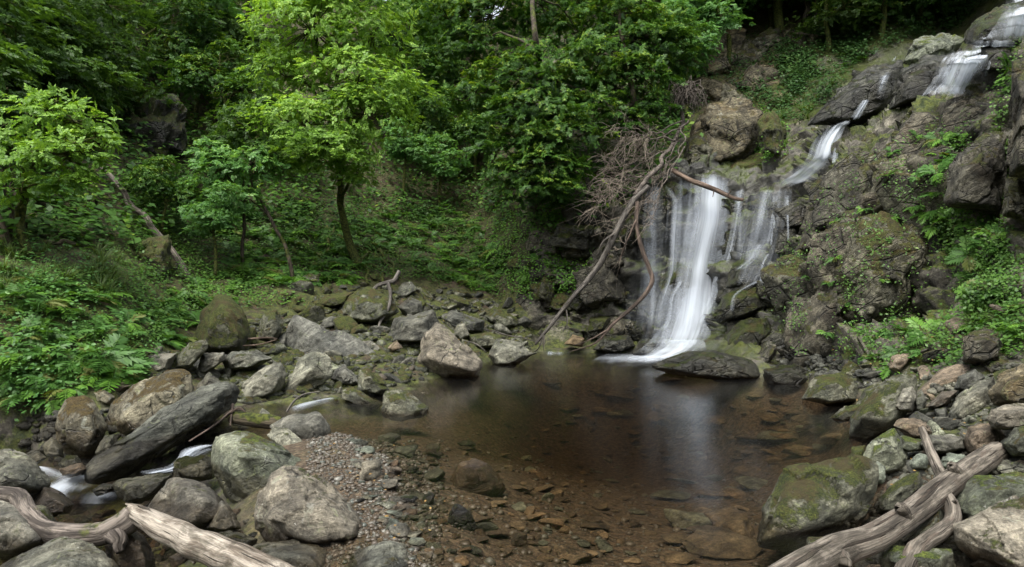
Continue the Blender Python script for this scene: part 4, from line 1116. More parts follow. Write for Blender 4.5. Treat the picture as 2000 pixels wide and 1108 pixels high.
# beach pebbles: outlined singly where the photograph shows them
PEB = [(716,886,26,'stonegreen','white edged grey green stone on the gravel spit'),(790,888,26,'stonegreen','longest oval grey stone on the pebble beach'),(760,865,22,'stonegreen','pale blocky stone at the tip of the gravel spit'),(700,868,20,'stonegreen','flat greenish stone at the stream side of the spit'),(842,880,20,'grey','grey spiky pair of stones near the waterline'),(845,892,30,'stonebrown','long pinkish slate at the waterline'),(770,912,16,'stonebrown','orange brown pebble in the middle of the beach'),(700,912,22,'stone','flat buff stone at the edge of the fine gravel'),(725,930,38,'stone','long rough grey brown stone on the fine gravel'),(772,925,16,'stone','purple flake beside the rough grey brown stone'),(806,922,20,'wet','glossy dark stone in the shallows'),(760,953,30,'stone','dome shaped brown stone with a pale glint'),(806,950,17,'stonegreen','olive stone with a pale nose'),(848,935,24,'stonegreen','flat green stone just under the waterline'),(840,905,14,'stonebrown','yellowish pebble by the waterline'),(912,872,24,'stonegreen','blue green flat stone in the shallow water'),(705,980,10,'wet','thin dark upright slate beside the huge pinkish boulder'),(835,985,26,'wet','dark slanting slate pair at the waterline'),(797,982,22,'wet','black ribbed slate on the wet pebbles'),(788,995,13,'stone','round grey pebble under the black ribbed slate'),(806,998,11,'stonegreen','small green pebble beside the black slate'),(790,1015,10,'stonegreen','narrow green shard among rusty pebbles'),(766,1018,16,'stonebrown','pale orange pebble cluster stone'),(822,1032,20,'stonegreen','whitish ribbed oval stone on the pebbles'),(772,1030,20,'stonegreen','grey green flat stone near the rounded boulder'),(780,1045,28,'greyclean','big flat grey stone against the round bottom boulder'),(834,1045,12,'stonebrown','ochre oval pebble below the whitish stone'),(815,1064,17,'stonegreen','smooth blue grey stone by the round bottom boulder'),(837,1060,13,'stonebrown','white faced triangular flake'),(850,1072,13,'stonegreen','green angular pebble near the bottom edge'),(833,1083,14,'stonebrown','tan egg shaped pebble near the bottom edge'),(880,1080,16,'stonegreen','shiny grey egg shaped pebble near the bottom edge'),(890,1050,14,'stonebrown','rusty split slate standing on edge'),(938,1048,22,'stonebrown','brown angular stone in the shallows'),(922,1078,22,'stonegreen','olive flat stone in the shallows at the bottom edge'),(905,1010,20,'stonegreen','olive slab under the pointed wet stone'),(862,1022,14,'stonebrown','orange slate pair in the middle of the pebbles')]
for (x, y, hw, mt, lb) in PEB:
    h, nn = hit(x, y)
    s = hw * h[1] / F
    fl = 0.85 if hw < 24 else 0.75
    stone(LIB[(x * 7 + y) % 12], h + np.array([0, 0, s * 0.22]), s, mt, lb, 'stones singled out on the pebble beach', 'stone', 'stone', fl, 0.25)
B('pointed wet stone with a white waterline in the shallows', [(872,1050),(882,988),(895,984),(915,998),(935,1035),(905,1056)], 5.0, .08, 'wet', sub=5, cat='stone', name='stone')
B('big rusty brown rock half under the water', [(870,952),(884,918),(903,898),(934,893),(970,920),(992,955),(965,985),(890,985)], 6.3, .2, 'stonebrown', sub=6, cat='stone', name='stone', sharp=14)
scatter([(690,850),(760,850),(860,880),(870,960),(860,1100),(830,1100),(730,1010),(690,930)], 110, 9, (.02, .055), ['stone', 'stonebrown', 'stonebrown', 'stonegreen', 'stone'], 'small smooth pebble on the beach beside the huge pinkish boulder', 'small pebbles on the beach', flat=(.6, 1.0), sink=.1, cat='pebble', name='pebble', tilt=.3)
scatter([(680,860),(760,860),(850,890),(860,980),(850,1100),(740,1020),(700,950)], 130, 13, (.03, .085), ['stone', 'pale', 'stonegreen', 'stonebrown', 'stonegreen', 'greyclean'], 'flat stone on the beach', 'flat stones on the beach', flat=(.35, .6), sink=.15, cat='stone', name='stone', tilt=.25)
scatter([(870,860),(1000,800),(1250,850),(1300,1000),(1250,1100),(880,1100),(960,980)], 170, 14, (.04, .13), ['bedstone', 'bedstone', 'bedstone', 'bedgreen', 'bedstone'], 'flat stone lying under the clear shallow water', 'flat stones under the shallow water', flat=(.35, .7), sink=.1, cat='stone', name='submerged_stone', tilt=.2)
scatter([(1000,760),(1300,740),(1600,800),(1640,860),(1480,960),(1420,1090),(1300,1100),(1300,900)], 110, 22, (.08, .34), ['bedstone', 'bedstone', 'bedgreen', 'bedstone'], 'dim brown slab under the deep dark water', 'dim slabs under the deep water', flat=(.25, .5), sink=.1, cat='stone', name='submerged_stone', tilt=.15)

# gravel nobody could count
gv, gf = ico(2)
gg = Geo()
pts_, k = [], 0
while k < 14000:
    if k < 9500:
        Yv, pxv = random.uniform(3.7, 7.6), random.uniform(600, 860)
    else:
        Yv, pxv = random.uniform(3.7, 11.5), random.uniform(780, 1680)
        if random.random() < max(0, (Yv - 5.0) / 6.5, (pxv - 1250) / 430):
            k += 1
            continue
    k += 1
    x, y = (pxv - CX) / F * Yv, Yv
    z = ground_z(x, y, 0.6)
    s = random.uniform(0.004, 0.011) if random.random() < .78 else random.uniform(0.012, 0.034)
    if k >= 9500:
        s *= 1.5
    pts_.append((x, y, z, s))
bv = ico(1)[0]
bf = ico(1)[1]
for (x, y, z, s) in pts_:
    sc = np.array([1, random.uniform(.6, 1), random.uniform(.35, .7)]) * s
    a_ = random.uniform(0, 6.28)
    v_ = bv * sc * (1 + 0.18 * rng.standard_normal((len(bv), 1)))
    v_ = v_ @ np.array([[math.cos(a_), math.sin(a_), 0], [-math.sin(a_), math.cos(a_), 0], [0, 0, 1]])
    gg.add(v_ + (x, y, z + s * .15), bf, random.random())


def gravel_mat():
    m = NT('mixed_gravel')
    col = m.ramp(m.attr('rnd'), [(0, (0.045, 0.036, 0.026)), (.2, (0.082, 0.062, 0.043)), (.4, (0.085, 0.072, 0.057)), (.55, (0.135, 0.112, 0.085)), (.7, (0.08, 0.088, 0.075)), (.85, (0.1, 0.073, 0.05)), (.95, (0.15, 0.138, 0.118)), (1, (0.26, 0.245, 0.215))])
    col = m.mix(.5, col, m.ramp(m.noise(m.pos(), 90, 3), [(.3, .5), (.7, 1.3)]), 'MULTIPLY')
    col = m.mix(1.0, col, (.74, .76, .74), 'MULTIPLY')
    m.principled(col, 0.42, None, .4)
    return m.m


tag(link('gravel', gg.mesh('gravel', gravel_mat(), smooth=False)), 'fine rusty and grey gravel on the pool margin and bed', kind='stuff')


def rubble(name, label, polys, mat):
    g_ = Geo()
    for poly, n, lo, hi in polys:
        xs, ys = [p[0] for p in poly], [p[1] for p in poly]
        k = 0
        while k < n:
            x, y = random.uniform(min(xs), max(xs)), random.uniform(min(ys), max(ys))
            if not in_poly(x, y, poly):
                continue
            k += 1
            h, n_ = hit(x, y)
            s_ = lo + (hi - lo) * random.random() ** 2.5
            tv_, tf_ = ico(2 if s_ > .035 else 1)
            q = rng.normal(0, 1, (9, 3))
            q /= np.linalg.norm(q, axis=1, keepdims=True)
            r_ = (np.maximum(tv_ @ q.T, 0.05) ** 14).sum(1) ** (-1 / 14)
            v_ = tv_ * np.minimum(r_, 1.6)[:, None] * np.array([1, rng.uniform(.6, .95), rng.uniform(.4, .8)]) * s_
            a_, b_ = rng.uniform(0, 6.28), rng.normal(0, .35)
            v_ = v_ @ np.array([[1, 0, 0], [0, math.cos(b_), math.sin(b_)], [0, -math.sin(b_), math.cos(b_)]]) @ np.array([[math.cos(a_), math.sin(a_), 0], [-math.sin(a_), math.cos(a_), 0], [0, 0, 1]])
            g_.add(v_ + h + (0, 0, s_ * .15), tf_, random.random())
    return tag(link(name, g_.mesh(name, M[mat], smooth=False)), label, kind='stuff')


rubble('rubble', 'small broken mossy stones packed between the shore boulders', [([(280,690),(420,650),(560,610),(680,560),(900,560),(1040,650),(1040,690),(950,700),(820,740),(760,760),(560,780),(480,790),(440,740),(300,740)], 1500, .03, .11)], 'mossy')
rubble('rubble', 'small broken grey stones packed between the boulders beside the log', [([(1690,740),(1760,720),(1995,690),(1998,1105),(1600,1105),(1650,1040),(1720,960),(1690,900),(1680,820)], 1300, .015, .06)], 'grey')
rubble('rubble', 'small dark wet stones between the stream boulders', [([(0,960),(230,1000),(330,960),(420,1000),(500,1090),(280,1105),(0,1105)], 700, .012, .05), ([(40,800),(480,800),(480,890),(100,900),(40,880)], 300, .03, .08), ([(480,640),(1560,700),(1700,760),(1600,740),(1480,690)], 0, .03, .1), ([(1500,690),(1690,700),(1720,760),(1600,760)], 200, .03, .09)], 'dark')

# ------------------------------------------------------------------ water
def water_mat(name, dens, col, rough=0.17, bump=0.03):
    m = NT(name)
    pos = m.pos()
    fr = m.n('ShaderNodeFresnel')
    fr.inputs['IOR'].default_value = 1.33
    tr = m.n('ShaderNodeBsdfTransparent')
    tr.inputs['Color'].default_value = (0.93, 0.9, 0.85, 1)
    gl = m.n('ShaderNodeBsdfGlossy')
    gl.inputs['Roughness'].default_value = rough
    nz = m.bump(m.noise(m.scale(pos, (1.0, 0.55, 1.0)), 1.6, 3, 0.5), 0.35, bump)
    m.l(nz, gl.inputs['Normal'])
    m.l(nz, fr.inputs['Normal'])
    mx = m.n('ShaderNodeMixShader')
    m.l(fr.outputs[0], mx.inputs[0])
    m.l(tr.outputs[0], mx.inputs[1])
    m.l(gl.outputs[0], mx.inputs[2])
    m.l(mx.outputs[0], m.out.inputs['Surface'])
    va = m.n('ShaderNodeVolumeAbsorption')
    va.inputs['Color'].default_value = (*col, 1)
    va.inputs['Density'].default_value = dens
    m.l(va.outputs[0], m.out.inputs['Volume'])
    return m.m


def pool(name, poly, z, depth, mat):
    bm = bmesh.new()
    n = len(poly)
    top = [bm.verts.new(((a - CX) / F * b_, b_, z)) for a, b_ in poly]
    low = [bm.verts.new(((a - CX) / F * b_, b_, z - depth)) for a, b_ in poly]
    bm.faces.new(top)
    bm.faces.new(low[::-1])
    for i in range(n):
        bm.faces.new((top[i], low[i], low[(i + 1) % n], top[(i + 1) % n]))
    bmesh.ops.recalc_face_normals(bm, faces=bm.faces)
    me = bpy.data.meshes.new(name)
    bm.to_mesh(me)
    bm.free()
    me.materials.append(mat)
    return tag(link(name, me), kind='structure')


pool('pool_water', [(432,7.5),(405,8.5),(430,9.9),(560,10.2),(700,10.7),(800,11.6),(880,13.6),(960,15.7),(1050,16.9),(1250,17),(1350,16.2),(1420,13.9),(1500,13.2),(1600,11.7),(1680,10.1),(1730,8.4),(1760,7),(1720,5.5),(1640,4.6),(1600,3.9),(1560,3),(1560,1.9),(1000,1.85),(640,1.9),(600,3.6),(600,5),(600,6.3),(570,7.1),(500,7.35)], 0.0, 2.6, water_mat('brown_pool_water', 0.5, (0.47, 0.38, 0.2)))
pool('stream_water', [(445,6.9),(420,7.15),(330,7.6),(200,8.2),(50,8.5),(-300,7.4),(-500,6),(-300,4.6),(0,4.4),(150,4.4),(300,4.6),(400,5.6)], -0.42, 1.0, water_mat('brown_stream_water', 1.2, (0.52, 0.37, 0.19), 0.2, .05))


def fall_mat(name, cov=0.5, freq=9.0, vs=0.8, col=(0.62, 0.68, 0.75), edge=0.5, soft=0.22, vfade=0.14, smax=1.0):
    """long strands of falling water: white where the strands are dense, clear between them"""
    m = NT(name)
    uv = m.n('ShaderNodeUVMap')
    s1 = m.noise(m.scale(uv.outputs[0], (freq, vs, 1)), 1.0, 4, 0.6, 0.2)
    s2 = m.noise(m.scale(uv.outputs[0], (freq * 3.7, vs * 0.9, 1)), 1.0, 3, 0.55)
    s3 = m.noise(m.scale(uv.outputs[0], (freq * 0.35, vs * 1.3, 1)), 1.0, 2, 0.5)
    s = m.math('MULTIPLY_ADD', s2, 0.3, m.math('MULTIPLY', s1, 0.7))
    s = m.math('MULTIPLY_ADD', m.math('SUBTRACT', s3, 0.5), 0.7, s)
    sep = m.n('ShaderNodeSeparateXYZ')
    m.l(uv.outputs[0], sep.inputs[0])
    # distance from the ribbon's edge, 0 at edge to 1 in the middle (attribute 'mid')
    e = m.attr('mid')
    v = m.attr('along')
    th = 0.72 - 0.5 * cov
    x = m.math('ADD', s, m.rng(e, 0.0, edge * 2.2, -0.32, 0.06))
    if vfade:
        x = m.math('ADD', x, m.rng(v, 1 - vfade, 1.0, 0.0, -0.4))
    x = m.math('ADD', x, m.rng(v, 0.0, 0.05, -0.25, 0.0))
    al = m.rng(x, th - soft * 0.5, th + soft, 0, smax)
    d = m.n('ShaderNodeBsdfDiffuse')
    d.inputs['Color'].default_value = (*col, 1)
    t = m.n('ShaderNodeBsdfTranslucent')
    t.inputs['Color'].default_value = (*col, 1)
    a = m.n('ShaderNodeMixShader')
    a.inputs[0].default_value = 0.35
    m.l(d.outputs[0], a.inputs[1])
    m.l(t.outputs[0], a.inputs[2])
    tr = m.n('ShaderNodeBsdfTransparent')
    mx = m.n('ShaderNodeMixShader')
    m.l(al, mx.inputs[0])
    m.l(tr.outputs[0], mx.inputs[1])
    m.l(a.outputs[0], mx.inputs[2])
    m.l(mx.outputs[0], m.out.inputs['Surface'])
    return m.m


M['fall_dense'] = fall_mat('dense_white_water', 0.86, 4, 0.25, soft=.6, smax=.95)
M['fall'] = fall_mat('falling_water', 0.58, 6, 0.22, soft=.62, edge=.7, smax=.88)
M['veil'] = fall_mat('thin_water_veil', 0.40, 6, 0.16, soft=.6, smax=.36)
M['trickle'] = fall_mat('thin_water_strands', 0.44, 7, 0.3, soft=.55, edge=.5, smax=.75)
M['cascade'] = fall_mat('stranded_white_water', 0.8, 9, 0.3, soft=.42, edge=.6, smax=.97, col=(.66, .71, .77))
M['foam'] = fall_mat('smooth_foam', 0.74, 3.5, 0.6, soft=.6, vfade=.4, edge=.5, smax=.95)


_cv, _cf, _n0 = [tv], [tq[:, [0, 1, 2]], tq[:, [0, 2, 3]]], len(tv)
for o_ in ROCKS:
    if o_['category'] not in ('crag', 'boulder') or o_.location.y < 10.5 or o_.location.x < 2:
        continue
    co_ = np.empty(len(o_.data.vertices) * 3, np.float32)
    o_.data.vertices.foreach_get('co', co_)
    fi_ = np.empty(len(o_.data.loops), np.int32)
    o_.data.loops.foreach_get('vertex_index', fi_)
    mw_ = np.array(Matrix.LocRotScale(o_.location, o_.rotation_euler, o_.scale))
    _cv.append(co_.reshape(-1, 3) @ mw_[:3, :3].T + mw_[:3, 3])
    _cf.append(fi_.reshape(-1, 3) + _n0)
    _n0 += len(co_) // 3
BVHR = BVHTree.FromPolygons([Vector(v) for v in np.concatenate(_cv).tolist()], np.concatenate(_cf).tolist())


def hit_rock(px, py):
    d = Vector(((px - CX) / F, 1.0, -(py - CY) / F)).normalized()
    loc = BVHR.ray_cast(Vector((0, 0, H)), d, 90.0)[0]
    return np.array(loc) if loc is not None else P(px, py, 25.0)


def hit_rock_n(px, py):
    d = Vector(((px - CX) / F, 1.0, -(py - CY) / F)).normalized()
    loc, n, i, dist = BVHR.ray_cast(Vector((0, 0, H)), d, 90.0)
    if loc is None:
        return P(px, py, 25.0), np.array([0, -.5, .8])
    n = np.array(n)
    return np.array(loc), (-n if n @ np.array(d) > 0 else n)


def ribbon(path, off=0.08, bulge=0.06, nu=14, nv=40, on=None, seed=0, minback=None):
    """a sheet of water hung on the rock: (px, py, half width px[, Y]) down the fall"""
    pth = np.array([(p[0], p[1], p[2]) for p in path], float)
    Ys = []
    for p in path:
        if len(p) > 3:
            Ys.append(p[3])
        elif on is not None:
            Ys.append((H - on) * F / (p[1] - CY))
        else:
            hs_ = [hit_rock(p[0] + k_ * p[2], p[1])[1] for k_ in (-.6, 0, .6)]
            Ys.append(.6 * min(hs_) + .4 * sorted(hs_)[1] - off * .6)
    Ys = np.array(Ys)
    c = catmull(np.hstack([pth, Ys[:, None]]), nv)
    V, UV, MID, AL = [], [], [], []
    ln = 0
    prev = None
    for i in range(nv):
        px, py, hw, Y = c[i]
        p0 = P(px, py, Y)
        if prev is not None:
            ln += np.linalg.norm(p0 - prev)
        prev = p0
        for j in range(nu):
            u = j / (nu - 1) * 2 - 1
            q = P(px + u * hw, py, Y) if on is None else P(px + u * hw, py, Y)
            b_ = bulge * (1 - u * u)
            if on is None:
                q = q + np.array([0, -b_ + 0.03 * math.sin(j * 1.7 + i * .05 + seed), 0])
            else:
                q[2] = on + 0.006 + (bulge * (1 - u * u) if bulge else 0)
            V.append(q)
            UV.append((u * hw * Y / F * 1.0 + seed * 3.7, ln + seed))
            MID.append(1 - abs(u))
            AL.append(i / (nv - 1))
    g_ = np.arange(nv * nu).reshape(nv, nu)
    Q = np.stack([g_[:-1, :-1], g_[1:, :-1], g_[1:, 1:], g_[:-1, 1:]], -1).reshape(-1, 4)
    return np.array(V), Q, np.array(UV), np.array(MID), np.array(AL)


def water_thing(name, label, sheets, cat='waterfall'):
    """a fall is an Empty at its foot with its sheets and strands as parts"""
    parts = []
    for k, (pname, path, mt, kw) in enumerate(sheets):
        parts.append((pname, mt, ribbon(path, seed=k + len(label), **kw)))
    foot = parts[0][2][0][-1]
    root = empty(name, foot, label, cat)
    for pname, mt, (V, Q, UV, MID, AL) in parts:
        me = mk_mesh(pname, V - foot, Q, M[mt], True, UV, {'mid': MID, 'along': AL})
        link(pname, me, root)
    return root


water_thing('waterfall', 'wide white main waterfall dropping into the pool', [
    ('sheet', [(1386,343,38,17.05),(1386,375,40,16.95),(1385,405,41,16.75),(1384,431,41,16.55),(1374,475,40,16.4),(1364,522,41,16.3),(1358,570,43,16.15),(1351,617,50,15.9),(1339,657,62,15.6),(1320,690,82,15.0)], 'fall_dense', dict(bulge=.16)),
    ('sheet', [(1388,342,36,17.15),(1384,400,42,16.9),(1378,450,42,16.7),(1368,520,42,16.5),(1356,600,46,16.2),(1345,650,52,15.8)], 'fall', dict(bulge=.06)),
    ('side_sheet', [(1362,400,20,16.75),(1350,420,22,16.6),(1345,460,20,16.5),(1345,490,14,16.45)], 'fall', dict(bulge=.1)),
    ('side_sheet', [(1412,420,16,16.6),(1410,470,16,16.5),(1402,530,20,16.35),(1395,560,24,16.2),(1380,590,24,16.0),(1372,620,26,15.8)], 'fall', dict(bulge=.08)),
    ('side_sheet', [(1420,515,18,16.0),(1402,545,20,15.9),(1394,580,20,15.75),(1378,610,22,15.6),(1362,640,26,15.4)], 'trickle', dict(bulge=.05)),
    ('veil', [(1345,352,90,17.25),(1345,420,100,16.95),(1340,500,105,16.7),(1330,580,110,16.5),(1318,665,118,16.1)], 'veil', dict(bulge=.1)),
    ('veil', [(1330,560,70,15.9),(1322,620,90,15.6),(1312,680,105,15.0)], 'veil', dict(bulge=.1)),
    ('apron', [(1330,662,50,15.5),(1318,680,66,14.6),(1290,696,62,13.9),(1262,706,52,13.8)], 'foam', dict(bulge=.03)),
])
water_thing('waterfall', 'misty water veil furthest from the wall, behind the dead branches', [
    ('sheet', [(1281,360,14,17.0),(1277,400,18,16.9),(1273,439,20,16.8),(1275,498,22,16.7),(1272,578,24,16.6),(1269,655,30,16.4)], 'fall', dict(bulge=.06)),
    ('veil', [(1282,372,24,17.1),(1276,450,34,16.95),(1270,560,44,16.8),(1258,665,60,16.5)], 'veil', dict(bulge=.05)),
])
water_thing('waterfall', 'slim white fall between the misty veil and the main fall', [
    ('sheet', [(1298,362,6,17.0),(1312,382,12,16.9),(1319,400,16,16.8),(1316,459,17,16.6),(1313,522,16,16.5),(1306,552,16,16.4),(1296,580,20,16.2),(1287,620,22,16.1),(1283,655,26,16.0)], 'fall', dict(bulge=.06)),
    ('veil', [(1320,395,20,16.9),(1316,460,24,16.7),(1318,540,26,16.55),(1310,640,26,16.4)], 'veil', dict(bulge=.04)),
    ('strand', [(1330,548,8,16.2),(1312,580,8,16.0),(1308,620,8,15.9),(1292,650,12,15.8)], 'trickle', dict(bulge=.03)),
])
water_thing('waterfall', 'forked thin strand falling off the ledge under the branch tip', [
    ('strand', [(1448,368,8),(1442,400,9),(1436,439,9),(1426,490,9),(1416,522,10)], 'fall', dict(off=.15, bulge=.04)),
    ('strand', [(1440,372,12),(1446,430,12),(1444,500,12)], 'veil', dict(off=.12, bulge=.03)),
])
water_thing('waterfall', 'cluster of thin white strands over the mossy ledges', [
    ('strand', [(1500,370,14),(1491,395,10),(1485,431,10),(1480,478,10)], 'fall', dict(off=.18, bulge=.05)),
    ('strand', [(1518,372,14),(1513,390,9),(1509,439,9),(1501,490,11)], 'fall', dict(off=.18, bulge=.05)),
    ('strand', [(1536,380,8),(1537,430,7),(1538,480,8)], 'trickle', dict(off=.18, bulge=.03)),
    ('strand', [(1482,476,10),(1470,500,12),(1455,515,16),(1435,530,18)], 'trickle', dict(off=.3, bulge=.04)),
    ('strand', [(1500,495,8),(1488,520,8),(1486,556,9)], 'trickle', dict(off=.4, bulge=.03)),
    ('strand', [(1490,545,10,14.6),(1460,560,12,14.3),(1434,580,10,14.1),(1428,620,8,14.0)], 'trickle', dict(bulge=.03)),
    ('veil', [(1512,366,54),(1506,430,60),(1492,500,62),(1465,570,60)], 'veil', dict(off=.3, bulge=.05)),
    ('veil', [(1480,372,40),(1470,440,46),(1455,520,44)], 'veil', dict(off=.4, bulge=.05)),
])
water_thing('waterfall', 'middle cascade bending down the mossy rock above the thin strands', [
    ('sheet', [(1652,238,10),(1632,250,18),(1612,281,26),(1603,310,28),(1580,330,30),(1556,350,38),(1525,366,50)], 'fall_dense', dict(off=.35, bulge=.1)),
    ('sheet', [(1645,240,8),(1632,270,10),(1628,300,10),(1626,325,10)], 'fall', dict(off=.25, bulge=.05)),
    ('sheet', [(1606,318,32),(1575,345,40),(1545,360,44)], 'veil', dict(off=.28, bulge=.05)),
])
water_thing('waterfall', 'short bright chute just above the middle cascade', [
    ('sheet', [(1690,196,7),(1680,213,10),(1668,234,10)], 'fall_dense', dict(off=.5, bulge=.03)),
])
water_thing('waterfall', 'fan shaped white upper cascade below the frame corner', [
    ('sheet', [(1896,86,18),(1900,105,20),(1895,122,32),(1878,138,48),(1864,160,46),(1846,180,42),(1838,200,48)], 'cascade', dict(off=.9, bulge=.3)),
    ('sheet', [(1894,100,40),(1888,120,50),(1878,142,54),(1866,168,52),(1848,198,58)], 'cascade', dict(off=1.0, bulge=.08)),
])
water_thing('waterfall', 'topmost misty fall in the frame corner', [
    ('sheet', [(1992,-30,18),(1986,0,20),(1982,28,24),(1974,60,36),(1966,90,54)], 'cascade', dict(off=.8, bulge=.2)),
    ('veil', [(1985,10,34),(1976,50,50),(1962,90,66)], 'veil', dict(off=.9, bulge=.06)),
    ('sheet', [(1950,80,48),(1948,86,50),(1945,94,46)], 'cascade', dict(off=.9, bulge=.03)),
])
water_thing('trickle', 'faint trickle sliding down the dark slab under the lichen spotted boulder', [
    ('strand', [(1760,90,5),(1746,115,7),(1728,150,9),(1714,188,9)], 'trickle', dict(off=.2, bulge=.03)),
    ('strand', [(1732,140,14),(1724,165,15),(1716,190,16)], 'veil', dict(off=.2, bulge=.03)),
], cat='trickle')
water_thing('cascade', 'little white cascade pouring under the tilted slab', [
    ('sheet', [(412,868,14,7.35),(392,872,18,7.25),(372,880,18,7.1),(358,896,14,6.98),(345,912,22,6.9),(315,920,34,6.85),(288,924,28,6.9)], 'fall_dense', dict(bulge=.03)),
    ('sheet', [(415,874,12,7.2),(390,884,18,7.05),(370,898,14,6.95)], 'fall', dict(bulge=.03)),
], cat='cascade')
water_thing('rapid', 'smooth white rapid where the stream slides past the slab end', [
    ('foam_sheet', [(75,915,30),(110,930,36),(140,945,40),(165,960,30)], 'foam', dict(on=-.40, bulge=.02)),
    ('foam_sheet', [(175,930,30),(140,945,46),(115,960,44),(120,985,40)], 'foam', dict(on=-.39, bulge=.02)),
    ('foam_sheet', [(205,962,44),(198,974,60),(190,988,50)], 'veil', dict(on=-.41, bulge=0)),
], cat='rapid')
water_thing('rapid', 'small glassy riffle in the pool outlet', [
    ('foam_sheet', [(650,780,16),(605,790,20),(580,800,14),(568,812,12)], 'foam', dict(on=.0, bulge=.02)),
], cat='rapid')
water_thing('foam_patch', 'white foam spreading on the pool from the foot of the main fall', [
    ('foam_sheet', [(1322,684,95),(1296,694,115),(1262,704,105),(1222,716,80)], 'foam', dict(on=.01, bulge=0)),
    ('foam_sheet', [(1235,684,60),(1222,696,70),(1205,712,60)], 'veil', dict(on=.012, bulge=0)),
], cat='foam')
water_thing('foam_patch', 'thin line of foam along the far shore under the dead branch', [
    ('foam_sheet', [(1068,669,66),(1066,674,76),(1064,680,60)], 'foam', dict(on=.012, bulge=0)),
    ('foam_sheet', [(1084,684,30),(1082,689,36),(1080,694,24)], 'trickle', dict(on=.012, bulge=0)),
], cat='foam')


# ------------------------------------------------------------------ plants
LEAF_V = np.array([(0, 0, 0), (.45, .5, .03), (1, 0, -.06), (.45, -.5, .03)], float)
LEAF_Q = np.array([[0, 1, 2, 3]])


def frames(d, up):
    d = d / (np.linalg.norm(d, axis=1, keepdims=True) + 1e-9)
    s = np.cross(up, d)
    s /= np.linalg.norm(s, axis=1, keepdims=True) + 1e-9
    u = np.cross(d, s)
    return np.stack([d, s, u], 1)          # rows: local x, y, z


def place(temp, pos, d, up, scale):
    """temp verts (k,3) at many frames -> (n*k,3)"""
    R = frames(d, up)
    v = np.einsum('kj,njc->nkc', temp, R) * np.asarray(scale)[:, None, None] + pos[:, None, :]
    return v


def spray_pinnate(seed, n=9, ll=.34, lw=.17):
    r_ = np.random.default_rng(seed)
    V, Q = [], []
    for i in range(n):
        for sd_ in (-1, 1):
            x = (i + .5) / n * .85
            L = ll * (1 - .45 * abs(2 * (i + .5) / n - .9)) * r_.uniform(.8, 1.15)
            a = math.radians(r_.uniform(38, 68)) * sd_
            d = np.array([[math.cos(a), math.sin(a), r_.uniform(-.35, .1)]])
            up = np.array([[r_.normal() * .28, r_.normal() * .28, 1]])
            lv = LEAF_V * np.array([1, lw / ll * 1.0, 1])
            v = place(lv, np.array([[x, 0, -.16 * x * x]]), d, up, [L])[0]
            Q.append(LEAF_Q + len(V) * 4)
            V.append(v)
    v = place(LEAF_V * np.array([1, .5, 1]), np.array([[.82, 0, -.12]]), np.array([[1., 0, -.3]]), np.array([[0, 0, 1.]]), [ll])[0]
    Q.append(LEAF_Q + len(V) * 4)
    V.append(v)
    return np.concatenate(V), np.concatenate(Q)


def spray_whorl(seed, n=9, ll=.5, lw=.17, tiers=3):
    r_ = np.random.default_rng(seed)
    V, Q = [], []
    for t in range(tiers):
        x = .1 + t * .42
        yo = 0 if t == tiers - 1 else r_.uniform(-.2, .2)
        for i in range(n):
            a = i / n * 6.283 + r_.uniform(-.3, .3)
            d = np.array([[math.cos(a), math.sin(a), r_.uniform(-.45, .15)]])
            up = np.array([[r_.normal() * .2, r_.normal() * .2, 1]])
            v = place(LEAF_V * np.array([1, lw / ll, 1]), np.array([[x, yo, -.1 * x * x]]), d, up, [ll * r_.uniform(.7, 1.1)])[0]
            Q.append(LEAF_Q + len(V) * 4)
            V.append(v)
    return np.concatenate(V), np.concatenate(Q)


PIN = [spray_pinnate(k) for k in range(5)]
PIN2 = [spray_pinnate(20 + k, 6, .42, .26) for k in range(5)]
WHO = [spray_whorl(40 + k) for k in range(5)]


def sprays(geo, temps, pos, d, up, scale, rnd):
    n = len(pos)
    ch = np.random.default_rng(n).integers(0, len(temps), n)
    for t in range(len(temps)):
        m = ch == t
        if not m.any():
            continue
        tvv, tqq = temps[t]
        v = place(tvv, pos[m], d[m], up[m], scale[m])
        k = len(tvv)
        q = (tqq[None] + (np.arange(m.sum()) * k)[:, None, None]).reshape(-1, 4)
        lr = np.repeat(np.clip(rnd[m][:, None] + rng.normal(0, .16, (m.sum(), k // 4)), 0, 1).ravel(), 4)
        geo.add(v.reshape(-1, 3), q, lr)


